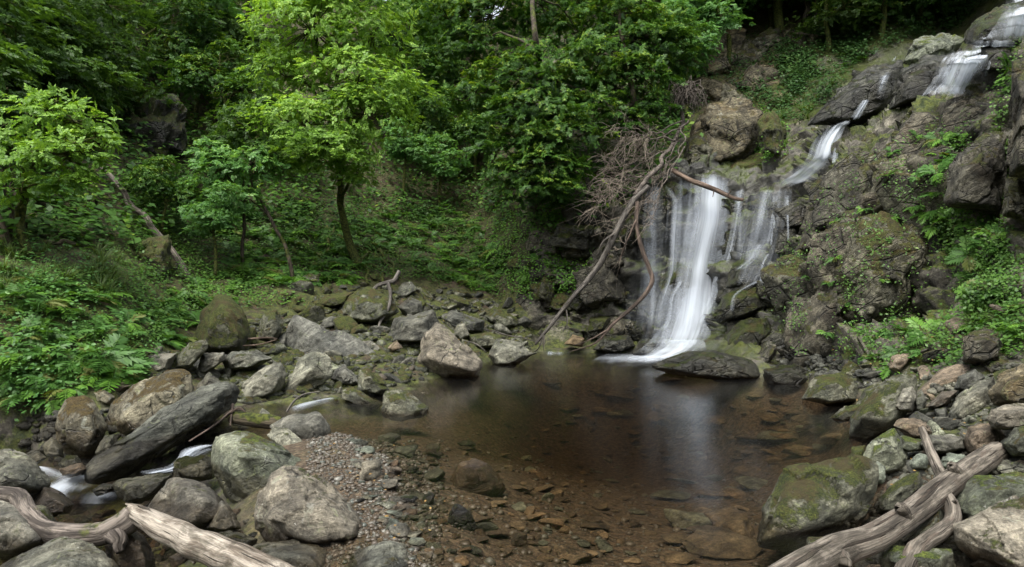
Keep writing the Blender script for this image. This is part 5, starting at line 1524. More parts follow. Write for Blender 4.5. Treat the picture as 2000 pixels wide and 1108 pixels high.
def crown(lobes, temps, dens, size, r, plates=7, flat=.22, droop=.25, bright=.5, shell=.3):
    """foliage in uneven tiers: lobes = [(centre, (rx, ry, rz))]; returns a Geo and the tier centres"""
    g = Geo()
    tiers = []
    for (c, rad) in lobes:
        c, rad = np.asarray(c, float), np.asarray(rad, float)
        npl = max(3, int(plates * r.uniform(.8, 1.2)))
        for k in range(npl):
            a = r.uniform(0, 6.283)
            e = r.uniform(-.75, 1.0)
            cr = math.sqrt(max(0, 1 - e * e)) * r.uniform(.3, 1.0)
            pc = c + rad * np.array([math.cos(a) * cr, math.sin(a) * cr, e * .92])
            out = np.array([math.cos(a), math.sin(a), 0])
            pr = rad[:2].mean() * r.uniform(.32, .6)
            n = max(4, int(dens * pr * pr * r.uniform(.7, 1.3)))
            rr = np.sqrt(r.uniform(0, 1, n)) * pr
            aa = r.uniform(0, 6.283, n)
            dx, dy = rr * np.cos(aa), rr * np.sin(aa)
            along = dx * out[0] + dy * out[1]
            z = -droop * (rr / pr) ** 2 * pr - along * .25 + r.normal(0, flat * pr * .35, n)
            pos = pc + np.stack([dx, dy, z], 1)
            ang = aa + r.normal(0, .7, n)
            d = np.stack([np.cos(ang), np.sin(ang), r.uniform(-.45, .2, n)], 1) + out * .5
            od = pos - c
            od /= np.linalg.norm(od, axis=1, keepdims=True) + 1e-6
            up = np.stack([r.normal(0, .32, n), r.normal(0, .32, n) - .15, .62 + np.zeros(n)], 1) + od * .75
            sc = size * r.uniform(.65, 1.25, n)
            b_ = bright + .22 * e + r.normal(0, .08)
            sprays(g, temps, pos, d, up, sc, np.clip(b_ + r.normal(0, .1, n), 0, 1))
            tiers.append((pc, pr))
        n = int(dens * shell * 4 * float(np.prod(rad)) ** (2 / 3))
        if n:
            q = r.normal(0, 1, (n, 3)) + np.array([0, -.25, .45])
            q /= np.linalg.norm(q, axis=1, keepdims=True)
            lump = 1 + .38 * fbm(q * 1.7 + c, 3, 5)
            keep = fbm(q * 2.6 + c * 1.3, 2, 6) > -.12
            q, lump = q[keep], lump[keep]
            n = len(q)
            pos = c + rad * q * lump[:, None] * r.uniform(.75, 1.02, (n, 1))
            d = np.cross(q, r.normal(0, 1, (n, 3))) + q * .5 + np.array([0, 0, -.25])
            up = q * .7 + np.array([0, -.1, .5]) + r.normal(0, .3, (n, 3))
            sc = size * r.uniform(.6, 1.2, n)
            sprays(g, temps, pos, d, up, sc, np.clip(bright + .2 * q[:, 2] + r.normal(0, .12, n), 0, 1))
    return g, tiers


def tree(name, label, trunk, lobes_px, temps, mat, bark='bark', size=.5, dens=60, seed=1, group=None, cat='tree', limbs=True, shell=.3, plates=7, flat=.22, droop=.25, bright=.5):
    """trunk: [(point, radius)...] from the ground up; lobes in metres"""
    r = np.random.default_rng(seed)
    base = np.asarray(trunk[0][0], float)
    root = empty(name, base, label, cat, group)
    tp = [np.asarray(p) for p, _ in trunk]
    tr_ = [q for _, q in trunk]
    v, f = tube([p - base for p in tp], tr_, 9, len(tp) * 6, wob=.04, rough=.12, seed=seed)
    link('trunk', mk_mesh('trunk', v, f, M[bark]), root)
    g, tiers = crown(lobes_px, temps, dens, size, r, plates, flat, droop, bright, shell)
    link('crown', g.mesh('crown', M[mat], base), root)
    if limbs:
        for (c, rad) in lobes_px:
            c = np.asarray(c, float)
            k = int(np.argmin([np.linalg.norm(p - c) + 1.2 * max(0, p[2] - c[2]) for p in tp]))
            st = tp[k]
            mid_ = (st + c) / 2 + np.array([0, 0, .15 * np.linalg.norm(c - st)])
            v, f = tube([st - base, mid_ - base, c - base], [tr_[k] * .6, tr_[k] * .4, .012], 6, 10, wob=.06, seed=seed + 3)
            bg_ = Geo()
            bg_.add(v, f)
            for (pc, pr) in tiers:
                if np.all(np.abs(pc - c) <= np.asarray(rad) * 1.05) and r.random() < .8:
                    m2 = (c + pc) / 2 + r.normal(0, .08, 3)
                    v, f = tube([c - base, m2 - base, pc - base], [.02, .014, .006], 5, 7, wob=.03, seed=seed + 5)
                    bg_.add(v, f)
            link('limb', bg_.mesh('limb', M[bark], (0, 0, 0)), root)
    return root


def lobe(px, py, Y, rx, ry, depth=None):
    """centre pixel, distance, half width and half height in pixels"""
    c = P(px, py, Y)
    return (c, (rx * Y / F, (depth if depth else rx * Y / F * .8), ry * Y / F))


# bright tree in the middle of the hillside
b0, _ = hit(702, 522)
YB = b0[1]
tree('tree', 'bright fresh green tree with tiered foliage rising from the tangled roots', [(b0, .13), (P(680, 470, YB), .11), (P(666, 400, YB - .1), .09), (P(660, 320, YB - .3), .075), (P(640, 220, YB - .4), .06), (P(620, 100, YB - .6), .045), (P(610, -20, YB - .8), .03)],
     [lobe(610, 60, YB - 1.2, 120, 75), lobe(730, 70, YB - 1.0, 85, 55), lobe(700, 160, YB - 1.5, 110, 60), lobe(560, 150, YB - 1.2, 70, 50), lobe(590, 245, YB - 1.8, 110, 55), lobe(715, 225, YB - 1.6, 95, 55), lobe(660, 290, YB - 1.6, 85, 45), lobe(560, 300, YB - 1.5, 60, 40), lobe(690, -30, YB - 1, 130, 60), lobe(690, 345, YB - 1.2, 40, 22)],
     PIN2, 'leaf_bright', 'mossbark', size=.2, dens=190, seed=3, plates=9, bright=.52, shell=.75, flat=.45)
b1, _ = hit(575, 555)
Y1 = b1[1]
tree('tree', 'slender bent tree with a small leafy crown leaning towards the stream', [(b1, .05), (P(555, 480, Y1), .045), (P(525, 420, Y1), .04), (P(495, 372, Y1 - .1), .035), (P(455, 350, Y1 - .2), .025), (P(425, 345, Y1 - .3), .015)],
     [lobe(440, 330, Y1 - .4, 60, 45), lobe(400, 370, Y1 - .4, 40, 35), lobe(500, 320, Y1 - .4, 50, 36), lobe(405, 300, Y1 - .4, 34, 28), lobe(455, 390, Y1 - .5, 60, 26)],
     PIN2, 'leaf_blue', 'bark', size=.2, dens=240, seed=5, plates=7, bright=.55, shell=.7, flat=.4)
b2, _ = hit(473, 515)
Y2 = b2[1]
tree('tree', 'thin straight sapling trunk beside the slender bent tree', [(b2, .045), (P(474, 440, Y2), .04), (P(476, 360, Y2), .032), (P(480, 280, Y2), .02)],
     [lobe(480, 250, Y2, 60, 50), lobe(520, 300, Y2, 50, 30)], PIN2, 'leaf_mid', 'bark', size=.22, dens=190, seed=6, shell=.6)
# left group
b3, _ = hit(60, 500)
Y3 = b3[1]
tree('tree', 'spreading hazel like tree with pale tiered leaves over the leafy bank', [(b3, .07), (P(40, 430, Y3), .06), (P(60, 340, Y3), .05), (P(90, 260, Y3), .04), (P(110, 210, Y3), .03)],
     [lobe(60, 230, Y3 - .3, 90, 38), lobe(150, 235, Y3 - .4, 70, 36), lobe(20, 290, Y3 - .5, 80, 36), lobe(130, 300, Y3 - .6, 85, 36), lobe(190, 280, Y3 - .4, 45, 26), lobe(40, 365, Y3 - .5, 60, 30), lobe(110, 200, Y3 - .2, 50, 20), lobe(160, 345, Y3 - .4, 60, 22), lobe(-70, 280, Y3 - .3, 80, 70)],
     PIN2, 'leaf_bright', 'mossbark', size=.165, dens=240, seed=8, plates=8, bright=.42, shell=.6, flat=.35)
# rhododendron like shrubs on the cliff
hs1, _ = hit(1010, 420)
YR = 17.6
for (lab, trunk_px, lobes_, sd_, mt) in [
    ('big dark evergreen shrub with layered leaves overhanging the cliff beside the falls', [(1050, 425), (1060, 330), (1060, 230), (1050, 120)],
     [lobe(1040, 110, YR, 50, 36), lobe(1000, 150, YR, 90, 40), lobe(930, 185, YR, 65, 26), lobe(1085, 160, YR - .2, 80, 38), lobe(1040, 215, YR - .4, 100, 36), lobe(1130, 215, YR - .2, 80, 34), lobe(1100, 270, YR - .6, 85, 34), lobe(1020, 280, YR - .6, 90, 34), lobe(1060, 325, YR - .8, 85, 34), lobe(1000, 340, YR - .7, 60, 26), lobe(1050, 365, YR - .8, 80, 26)], 11, 'leaf_dark'),
    ('dark evergreen shrub with yellowish shoots at the top of the cliff', [(1250, 300), (1240, 200), (1220, 110), (1210, 20)],
     [lobe(1200, 30, YR + 1, 80, 40), lobe(1250, 80, YR + .6, 90, 36), lobe(1170, 110, YR + .4, 90, 34), lobe(1290, 60, YR + 1, 70, 46), lobe(1240, 145, YR + .2, 90, 36), lobe(1180, 175, YR + .2, 70, 30), lobe(1320, 120, YR + .8, 50, 40), lobe(1270, 200, YR + .2, 60, 32), lobe(1210, 235, YR, 60, 26)], 12, 'leaf_dark'),
    ('evergreen shrub filling the top edge above the cliff', [(1060, 200), (1050, 100), (1040, 0), (1040, -60)],
     [lobe(960, 30, YR + 2, 100, 40), lobe(1060, 10, YR + 2, 90, 50), lobe(880, 40, YR + 2.5, 80, 40), lobe(1130, 60, YR + 2, 80, 40), lobe(930, 90, YR + 2, 80, 36)], 13, 'leaf_dark')]:
    g0, _n = hit(*trunk_px[0])
    tk_ = [(g0, .09)] + [(P(a_, b_, YR + .3 * i), .08 - .02 * i) for i, (a_, b_) in enumerate(trunk_px[1:])]
    tree('evergreen_shrub', lab, tk_, lobes_, WHO, mt, 'bark', size=.185, dens=125, seed=sd_, cat='shrub', plates=10, flat=.25, bright=.5, shell=.5)

# woodland on the hillside: a handful of crowns, copied one by one
PROT = []
for k in range(6):
    r_ = np.random.default_rng(60 + k)
    lb = [((r_.uniform(-1.1, 1.1), r_.uniform(-1, 1), 3.2 + r_.uniform(-1.2, 1.6)), (r_.uniform(.8, 1.3), r_.uniform(.8, 1.2), r_.uniform(.45, .8))) for _ in range(7)]
    mt = ['leaf_mid', 'leaf_mid', 'leaf_olive', 'leaf_blue', 'leaf_mid', 'leaf_dark'][k]
    pr = tree('woodland_tree', 'x', [((0, 0, -.6), .11), ((.1, 0, 1), .1), ((.0, .1, 2.2), .08), ((.2, 0, 3.4), .05), ((.2, .1, 4.2), .03)], lb, PIN2 if k % 2 else PIN, mt, 'mossbark', size=.27, dens=95, seed=70 + k, plates=9, bright=.45, shell=.6, flat=.35)
    PROT.append(pr)
WOOD = [  # crown centre px, py, extra distance towards us, scale, kind
    (40, 60, 1.2, 1.2, 0), (150, 40, 1.4, 1.1, 1), (250, 60, 1.0, 1.2, 0), (120, 130, 1.6, .9, 4), (30, 140, 1.6, 1.0, 1), (330, 30, 1.2, 1.2, 3), (420, 60, 1.2, 1.1, 1), (380, 120, 1.4, .8, 5),
    (480, 20, 1.2, 1.2, 0), (230, 150, 1.5, .8, 0), (440, 180, 1.4, .8, 5), (500, 240, 1.3, .8, 0), (840, 40, 1.0, 1.2, 5), (870, 130, 1.2, .9, 4), (800, 110, 1.0, 1.0, 5), (770, -30, .8, 1.4, 1),
    (560, -60, .8, 1.5, 0), (280, -60, .8, 1.5, 1), (100, -80, .8, 1.5, 4), (-80, 0, 1.0, 1.4, 0), (-120, 150, 1.4, 1.2, 1), (930, -70, .8, 1.5, 5), (1130, -80, .8, 1.5, 5), (1300, -60, 1.0, 1.2, 5),
    (1420, 10, 1.0, .9, 5), (1500, -40, .8, 1.0, 5), (1650, -30, .8, 1.2, 5), (1720, -10, .9, 1.0, 5), (1800, -20, .8, 1.0, 5), (1620, 10, .9, .9, 2), (820, 230, 1.0, .6, 5), (860, 330, 1.1, .5, 3), (790, 300, 1.3, .5, 3), (880, 200, 1.4, .9, 5), (930, 260, 1.2, .7, 5), (850, 270, 1.2, .6, 5), (760, 200, .8, .9, 5),
    (320, 380, 1.0, .4, 5), (420, 440, 1.0, .35, 3), (1360, 40, 1.2, .8, 3), (1340, 110, 1.3, .6, 3), (-250, 100, 1, 1.3, 0), (1400, -120, 2.5, 1.6, 5), (1520, -150, 3, 1.7, 4), (1640, -160, 3.5, 1.8, 5), (1760, -150, 3, 1.7, 0), (1880, -170, 3.5, 1.8, 5), (2000, -160, 3.5, 1.6, 4), (1590, -110, 1.5, 1.4, 5), (1820, -110, 1.5, 1.4, 5)]  # the large canopies above the frame are added to shade the upper cliff
WLAB = ['tree with mid green leaves in the upper frame corner above the hazel like tree', 'mid green tree at the top edge between the corner tree and the leaning mossy trunk', 'tree at the top edge just before the leaning mossy trunk', 'small bright tree right above the hazel like tree', 'fine leaved tree at the frame edge above the hazel like tree', 'cool green tree whose crown wraps the top of the leaning mossy trunk',
 'fine leaved tree at the top edge between the leaning trunk and the bright tree', 'dark small tree behind the leaning mossy trunk', 'mid green tree at the top edge touching the bright tree', 'low tree just above the dim mossy overhang', 'dark bush like tree between the overhang and the bright tree', 'mid green bush behind the lower tiers of the bright tree', 'dark tree at the top edge between the bright tree and the evergreen shrubs', 'small bright edged tree beside the evergreen shrubs near the dark hollow', 'dark tree directly behind the far side of the bright tree', 'fine leaved tree rising out of the top edge behind the bright tree',
 'tall tree leaving the frame above the bright tree', 'tall fine leaved tree leaving the frame above the leaning trunk', 'tall bright edged tree leaving the frame near the upper corner', 'mid green tree cut by the frame edge above the bank', 'fine leaved tree cut by the frame edge beside the hazel like tree', 'dark tree leaving the frame above the evergreen shrubs', 'dark tree leaving the frame above the layered evergreen shrub', 'dark tree leaving the frame above the yellow tipped shrub',
 'dark tree at the cliff top where the ivy begins', 'dark tree overhanging the middle of the ivy cliff', 'dark tree behind the pair of cliff top trunks', 'dark tree above the lichen spotted boulder', 'dark tree at the top edge near the topmost fall', 'olive tinted tree behind the foot of the pair of cliff top trunks', 'dark bush above the dark hollow behind the bright tree', 'cool green bush low in the dark hollow', 'cool green bush between the bright tree and the dark hollow', 'dark tree roofing the dark hollow', 'dark small tree where the hollow meets the evergreen shrubs', 'dark bushy tree deep inside the dark hollow', 'dark tree close behind the lower tiers of the bright tree',
 'dim bush under the dim mossy overhang', 'dim cool green bush above the shady fern slope', 'cool green small tree at the start of the ivy cliff', 'cool green bush above the dead tree root ball', 'mid green tree beyond the frame edge above the bank', 'dark canopy above the frame, added to shade the start of the ivy cliff', 'bright edged canopy above the frame, added to shade the ivy cliff', 'dark canopy above the frame, added to shade the pair of cliff top trunks', 'mid green canopy above the frame, added to shade the trickle slab', 'dark canopy above the frame, added to shade the upper cascade', 'bright edged canopy above the frame, added to shade the topmost fall', 'dark tree rising behind the pair of cliff top trunks', 'dark tree rising behind the lichen spotted boulder']
used = set()
for i, (px, py, fwd, sc, k) in enumerate(WOOD):
    h, n_ = hit(px, py + 60)
    o = PROT[k] if k not in used else copy_tree(PROT[k])
    used.add(k)
    c = P(px, py, h[1] - fwd)
    zb = min(ground_z(c[0], c[1]), c[2] - 1.5 * sc)
    hh = max(c[2] - zb, 1.0)
    o.location = (c[0], c[1], c[2] - 3.3 * sc)
    o.scale = (sc, sc, sc)
    o.rotation_euler = (0, 0, random.uniform(0, 6.28))
    tag(o, WLAB[i], 'tree', 'woodland trees on the hillside')
for k in range(6):
    if k not in used:
        print('unused proto', k)

# bare trunks
def bare(label, pts, rads, mat='mossbark', name='bare_tree', cat='tree', wob=.05, seg=10):
    base = np.asarray(pts[0], float)
    v, f, gr = tube([np.asarray(p) - base for p in pts], rads, seg, len(pts) * 7, wob=wob, rough=.12, seed=len(label), grain=True)
    return tag(link(name, mk_mesh(name, v, f, M['g_' + mat], grain=gr), loc=base), label, cat)


h1, _ = hit(415, 200)
bare('thick leaning mossy trunk high on the wooded hillside', [h1 + (0, 0, -.3), P(395, 170, h1[1] - .4), P(370, 110, h1[1] - .6), P(345, 50, h1[1] - .8), P(335, -20, h1[1] - 1)], [.24, .21, .2, .19, .17])
h1, _ = hit(370, 540)
bare('pale dead trunk leaning down the bank beside the mossy overhang', [h1 + (0, 0, -.1), P(340, 500, h1[1] - .1), P(300, 445, h1[1]), P(255, 395, h1[1] + .1), P(215, 345, h1[1] + .1), P(188, 322, h1[1] + .1)], [.1, .085, .075, .065, .05, .035], 'driftlog', 'leaning_dead_tree', 'dead tree')
h1, _ = hit(182, 405)
bare('crooked moss covered stump on the leafy bank', [h1 + (-.15, 0, -.1), P(184, 390, h1[1] - .1), P(180, 360, h1[1] - .1), P(178, 330, h1[1] - .1)], [.1, .09, .085, .08], 'mossbark', 'mossy_stump', 'stump')
h1, _ = hit(1575, 62)
bare('straight tan trunk of the pair at the cliff top', [h1, P(1576, 30, h1[1] - .2), P(1580, -10, h1[1] - .3), P(1583, -60, h1[1] - .3)], [.1, .09, .09, .08], 'bark')
h1, _ = hit(1594, 58)
bare('thinner trunk of the pair at the cliff top', [h1, P(1594, 20, h1[1] - .2), P(1595, -40, h1[1] - .3)], [.06, .055, .05], 'bark')
h1, _ = hit(1590, 66)
bare('bent branch crossing behind the pair of cliff top trunks', [h1, P(1610, 30, h1[1] - .3), P(1625, 10, h1[1] - .3), P(1640, -10, h1[1] - .3)], [.07, .06, .05, .04], 'mossbark', 'bent_branch', 'branch')
for (x0, y0, x1, y1, lab) in [(30, 470, 10, 360, 'dark stem under the hazel like tree, closest to the frame edge'), (52, 455, 22, 360, 'thin dark stem of the hazel clump in the middle'), (20, 480, -20, 380, 'slanting dark stem at the foot of the hazel clump')]:
    h1, _ = hit(x0, y0)
    bare(lab, [h1 + (0, 0, -.05), P((x0 + x1) / 2 + 3, (y0 + y1) / 2, h1[1] - .1), P(x1, y1, h1[1] - .2), P(x1 + 10, y1 - 70, h1[1] - .2)], [.045, .04, .032, .02], 'bark', 'sapling', 'sapling')
h1, _ = hit(90, 474)
bare('horizontal mossy branch poking from the leafy bank', [P(72, 476, h1[1] - .2), P(105, 473, h1[1] - .25), P(145, 471, h1[1] - .15)], [.03, .035, .03], 'mossbark', 'mossy_branch', 'branch')

# roots under the bright tree
rt = empty('tree_roots', b0, 'tangled mossy roots sprawling below the bright tree', 'roots')
for pl in [[(700, 515), (720, 500), (745, 505), (765, 535), (760, 560)], [(705, 520), (735, 525), (750, 545), (740, 565)], [(690, 515), (715, 535), (720, 560)], [(640, 450), (660, 470), (690, 480), (720, 490)], [(635, 500), (640, 470), (650, 450)], [(712, 508), (740, 495), (770, 500), (785, 520)], [(730, 480), (745, 500), (760, 515), (775, 550)]]:
    pp = []
    for q in pl:
        hq, nq = hit(*q)
        pp.append(hq + nq * .08 - b0)
    v, f = tube(pp, [.06, .05, .045, .03], 7, 22, wob=.08, rough=.2, seed=pl[0][0])
    link('root', mk_mesh('root', v, f, M['mossbark']), rt)


# ------------------------------------------------------------------ dead wood
def branch(name, label, main, twigs, mat, cat='branch', seg=9, n=None, rough=.05, group=None):
    """main = [(px, py, Y, radius)]; twigs the same, as parts"""
    pts = [P(a_, b_, c_) for a_, b_, c_, _ in main]
    base = pts[0]
    v, f, gr = tube([p - base for p in pts], [q[3] for q in main], seg, n or len(pts) * 7, wob=min(.012, .05 * max(q[3] for q in main)), rough=rough, seed=len(label), grain=True)
    root = link(name, mk_mesh(name, v, f, M['g_' + mat], grain=gr), loc=base)
    tag(root, label, cat, group)
    for tw in twigs:
        p2 = [P(a_, b_, c_) - base for a_, b_, c_, _ in tw]
        v, f, gr = tube(p2, [q[3] for q in tw], 7, len(tw) * 6, wob=min(.012, .1 * tw[0][3]), seed=int(tw[0][0]), grain=True)
        link('twig', mk_mesh('twig', v, f, M['g_' + mat], grain=gr), root)
    return root


YD = 16.2
branch('dead_branch', 'long grey dead branch sloping from the dead tree down to the water', [(1265, 365, YD + .3, .075), (1235, 395, YD + .1, .08), (1200, 460, YD, .078), (1175, 510, YD, .075), (1150, 545, YD - .1, .068), (1115, 585, YD - .2, .058), (1080, 630, YD - .3, .048), (1045, 674, YD - .4, .03)],
       [[(1160, 535, YD, .03), (1100, 600, YD - .5, .012), (1075, 598, YD - .6, .006)], [(1105, 600, YD - .2, .025), (1108, 630, YD - .3, .018), (1100, 648, YD - .3, .008)], [(1062, 655, YD - .4, .02), (1052, 680, YD - .4, .014), (1040, 690, YD - .3, .008)], [(1062, 655, YD - .4, .02), (1062, 685, YD - .5, .01)], [(1205, 455, YD, .03), (1180, 470, YD - .2, .02), (1165, 500, YD - .2, .01)]], 'deadgrey')
branch('dead_branch', 'dark crooked dead branch hanging in front of the misty veil', [(1245, 395, YD, .05), (1243, 440, YD - .2, .05), (1255, 490, YD - .3, .055), (1268, 525, YD - .4, .055), (1274, 548, YD - .5, .055), (1260, 575, YD - .6, .05), (1230, 605, YD - .7, .045), (1200, 630, YD - .8, .04), (1183, 650, YD - .8, .035), (1160, 672, YD - .8, .02), (1110, 688, YD - .7, .008)],
       [[(1186, 645, YD - .8, .025), (1150, 665, YD - .9, .015), (1120, 675, YD - .8, .007)], [(1243, 430, YD - .2, .03), (1225, 470, YD - .3, .018), (1205, 520, YD - .2, .008)]], 'deaddark')
branch('dead_branch', 'dark branch reaching across the lip of the main fall', [(1312, 332, 16.9, .06), (1345, 350, 16.5, .065), (1375, 362, 16.2, .065), (1400, 372, 16.1, .06), (1430, 386, 16.0, .05), (1452, 391, 15.9, .04)], [[(1395, 370, 16.1, .02), (1392, 385, 16.05, .008)], [(1420, 382, 16.0, .02), (1428, 372, 15.9, .008)]], 'deadbrown')
# dead fallen crown with its root mass
dt0 = P(1330, 235, 17.4)
dt = empty('dead_tree', P(1290, 340, 16.8), 'fallen dead tree with bare fanning twigs and a shaggy root ball beside the falls', 'dead tree')
dtb = np.array(dt.location)


def dpart(name, g, mat='deadbrown'):
    link(name, g.mesh(name, M[mat], dtb), dt)


g = Geo()
v, f = tube([P(1340, 175, 17.6), P(1335, 215, 17.5), P(1328, 260, 17.3), P(1300, 310, 17.0), P(1262, 350, 16.6), P(1235, 380, 16.4)], [.035, .05, .055, .055, .055, .05], 10, 40, wob=.1, rough=.3)
g.add(v, f)
dpart('trunk', g, 'deadgrey')
r = np.random.default_rng(5)
limbs_px = [[(1330, 235), (1290, 255), (1250, 265), (1215, 285), (1190, 320)], [(1330, 250), (1300, 262), (1265, 300), (1225, 320), (1180, 330)], [(1325, 290), (1280, 300), (1240, 330), (1200, 370), (1170, 400)], [(1325, 300), (1270, 335), (1230, 350), (1190, 350), (1150, 380)], [(1310, 310), (1290, 340), (1262, 380), (1235, 440), (1215, 500)], [(1320, 270), (1270, 270), (1230, 255), (1195, 250)], [(1300, 320), (1250, 360), (1200, 380), (1155, 410)], [(1335, 290), (1305, 335), (1290, 370), (1280, 420), (1255, 470)], [(1338, 240), (1332, 280), (1320, 320), (1305, 345)], [(1325, 260), (1310, 290), (1300, 320), (1296, 352)]]
ends = []
for lp in limbs_px:
    g = Geo()
    yy = r.uniform(15.9, 16.8)
    pp = [P(a_, b_, 17.2 + (yy - 17.2) * i / (len(lp) - 1)) for i, (a_, b_) in enumerate(lp)]
    v, f = tube(pp, [.022, .018, .013, .009, .004], 6, 26, wob=.09, seed=lp[0][0])
    g.add(v, f)
    dpart('limb', g, 'deadgrey')
    cc = catmull(pp, 24)
    ends.append(cc)
g = Geo()
for cc in ends[:8]:
    for k in range(21):
        i = r.integers(5, 23)
        p0 = cc[i]
        L = r.uniform(.3, 1.1)
        d = np.array([-abs(r.normal(.5, .45)), r.normal(0, .45), r.normal(-.25, .4)])
        d /= np.linalg.norm(d)
        d2 = d + np.array([r.normal(0, .3), r.normal(0, .3), -.5])
        p1, p2 = p0 + d * L * .5, p0 + d * L * .5 + d2 * L * .4
        v, f = tube([p0, p1, p2], [.007, .005, .0025], 4, 7, wob=.05, seed=int(k * 13 + i), closed=False)
        g.add(v, f)
        for q in range(3):
            pq = p0 + (p1 - p0) * r.uniform(.3, 1)
            dq = d + r.normal(0, .7, 3)
            v, f = tube([pq, pq + dq * L * .2, pq + dq * L * .35 + (0, 0, -.05)], [.005, .004, .002], 4, 5, wob=.02, seed=k + q, closed=False)
            g.add(v, f)
tw = link('twigs', g.mesh('twigs', M['deadbrown'], dtb), dt)
tw['kind'] = 'stuff'
g = Geo()
rc = P(1338, 195, 17.4)
for k in range(150):
    a_ = r.uniform(0, 6.283)
    p0 = rc + np.array([r.normal(0, .12), r.normal(0, .12), r.uniform(-.1, .35)])
    d = np.array([math.cos(a_) * .8 + .15, math.sin(a_) * .5 - .2, r.uniform(-.1, .5)])
    L = r.uniform(.2, .6)
    v, f = tube([p0, p0 + d * L * .5 + (0, 0, .05), p0 + d * L * .8 + (0, 0, -L * .35), p0 + d * L * .85 + (0, 0, -L * .8)], [.012, .01, .007, .003], 4, 8, wob=.06, seed=k, closed=False)
    g.add(v, f)
rb = link('root_ball', g.mesh('root_ball', M['deadgrey'], dtb), dt)
rb['kind'] = 'stuff'

# foreground wood
branch('fallen_log', 'thick weathered grey log lying across the shore rocks', [(1480, 1165, 3.5, .09), (1560, 1115, 3.7, .092), (1635, 1076, 3.95, .098), (1700, 1052, 4.1, .082), (1765, 1014, 4.35, .08), (1830, 962, 4.7, .085), (1880, 925, 5.0, .086), (1925, 898, 5.25, .09), (1948, 882, 5.4, .082)],
       [[(1940, 890, 5.34, .035), (1956, 874, 5.44, .02), (1962, 868, 5.48, .004)], [(1938, 886, 5.3, .03), (1952, 884, 5.36, .018), (1960, 884, 5.4, .004)], [(1936, 880, 5.38, .03), (1946, 868, 5.46, .016), (1950, 863, 5.5, .004)], [(1765, 1008, 4.3, .05), (1762, 996, 4.26, .045), (1760, 990, 4.24, .036)], [(1640, 1085, 3.88, .055), (1645, 1100, 3.8, .05), (1648, 1108, 3.76, .035)], [(1868, 925, 4.9, .05), (1862, 915, 4.86, .042), (1860, 909, 4.84, .03)]], 'driftlog', 'log', 28, 140, .05)
branch('dead_stick', 'thin pale dead stick standing behind the grey log', [(1800, 838, 5.6, .03), (1812, 870, 5.45, .035), (1828, 905, 5.2, .04), (1842, 940, 4.95, .045)], [], 'driftlog', 'stick', 10, 40)
branch('curved_branch', 'curved branch coming out from under the grey log', [(1850, 972, 4.65, .045), (1862, 1000, 4.5, .05), (1855, 1025, 4.4, .05), (1830, 1045, 4.25, .05), (1800, 1065, 4.15, .05), (1782, 1085, 4.05, .055), (1760, 1125, 3.9, .05)], [[(1860, 985, 4.55, .02), (1868, 978, 4.5, .012)], [(1785, 1085, 4.05, .04), (1795, 1105, 4.0, .035), (1795, 1130, 3.95, .03)]], 'driftlog', 'branch', 12, 60)
branch('crooked_branch', 'crooked mossy branch lying over the smooth boulders', [(-30, 960, 4.9, .05), (20, 966, 4.8, .055), (42, 975, 4.75, .06), (55, 1005, 4.6, .065), (75, 1030, 4.5, .07), (110, 1043, 4.45, .075), (160, 1045, 4.4, .075), (210, 1040, 4.4, .08), (245, 1022, 4.42, .085), (262, 1005, 4.45, .08)],
       [[(215, 1040, 4.4, .07), (232, 1055, 4.3, .05), (234, 1078, 4.25, .025)]], 'branchbark', 'branch', 16, 90, .1)
branch('broken_log', 'pale split log with torn end at the bottom edge', [(256, 996, 4.48, .045), (275, 1008, 4.4, .062), (320, 1033, 4.2, .08), (380, 1060, 4.0, .085), (440, 1085, 3.8, .09), (500, 1112, 3.65, .09), (570, 1145, 3.5, .09)],
       [[(310, 1020, 4.22, .03), (268, 994, 4.42, .026), (246, 984, 4.5, .006)], [(300, 1035, 4.25, .03), (268, 1012, 4.4, .022), (252, 1004, 4.46, .005)], [(320, 1018, 4.2, .028), (285, 997, 4.36, .02), (268, 988, 4.42, .005)], [(345, 1062, 4.08, .014), (372, 1085, 3.98, .022), (380, 1100, 3.94, .01)]], 'palewood', 'log', 24, 110, .045)
branch('mossy_log', 'short mossy log lying in the stream behind the tilted slab', [(452, 815, 8.0, .07), (490, 820, 7.9, .085), (525, 824, 7.9, .09), (548, 826, 7.9, .07)], [], 'mossbark', 'log', 12, 40)
branch('dead_branch', 'forked grey branch draped over the large mossy boulder', [(780, 530, 15.5, .05), (770, 548, 15.4, .055), (758, 552, 15.3, .05), (735, 560, 15.2, .04), (722, 585, 15, .04), (712, 602, 14.9, .035), (722, 616, 14.8, .02)], [[(758, 552, 15.3, .045), (763, 580, 15, .04), (757, 605, 14.8, .035), (742, 630, 14.6, .03), (738, 655, 14.4, .02), (740, 672, 14.3, .01)]], 'deadgrey')
branch('dead_branch', 'thin pair of dead sticks lying on the rubble behind the low flat block', [(440, 668, 11.6, .02), (480, 663, 11.6, .02), (520, 660, 11.6, .018), (542, 662, 11.6, .01)], [[(440, 676, 11.4, .015), (500, 674, 11.4, .015), (540, 664, 11.4, .01)]], 'deadbrown')
branch('dead_branch', 'thin twig arching out of the stream riffle', [(560, 805, 8.9, .014), (575, 783, 9.0, .014), (595, 770, 9.1, .012), (625, 765, 9.2, .006)], [], 'deadgrey')
branch('dead_branch', 'twiggy dead branch caught behind the pyramid boulder', [(960, 645, 14.3, .015), (990, 655, 14.2, .015), (1020, 660, 14.1, .012), (1045, 668, 14, .006)], [[(905, 665, 13.5, .012), (930, 672, 13.4, .01), (950, 688, 13.3, .005)]], 'deadgrey')
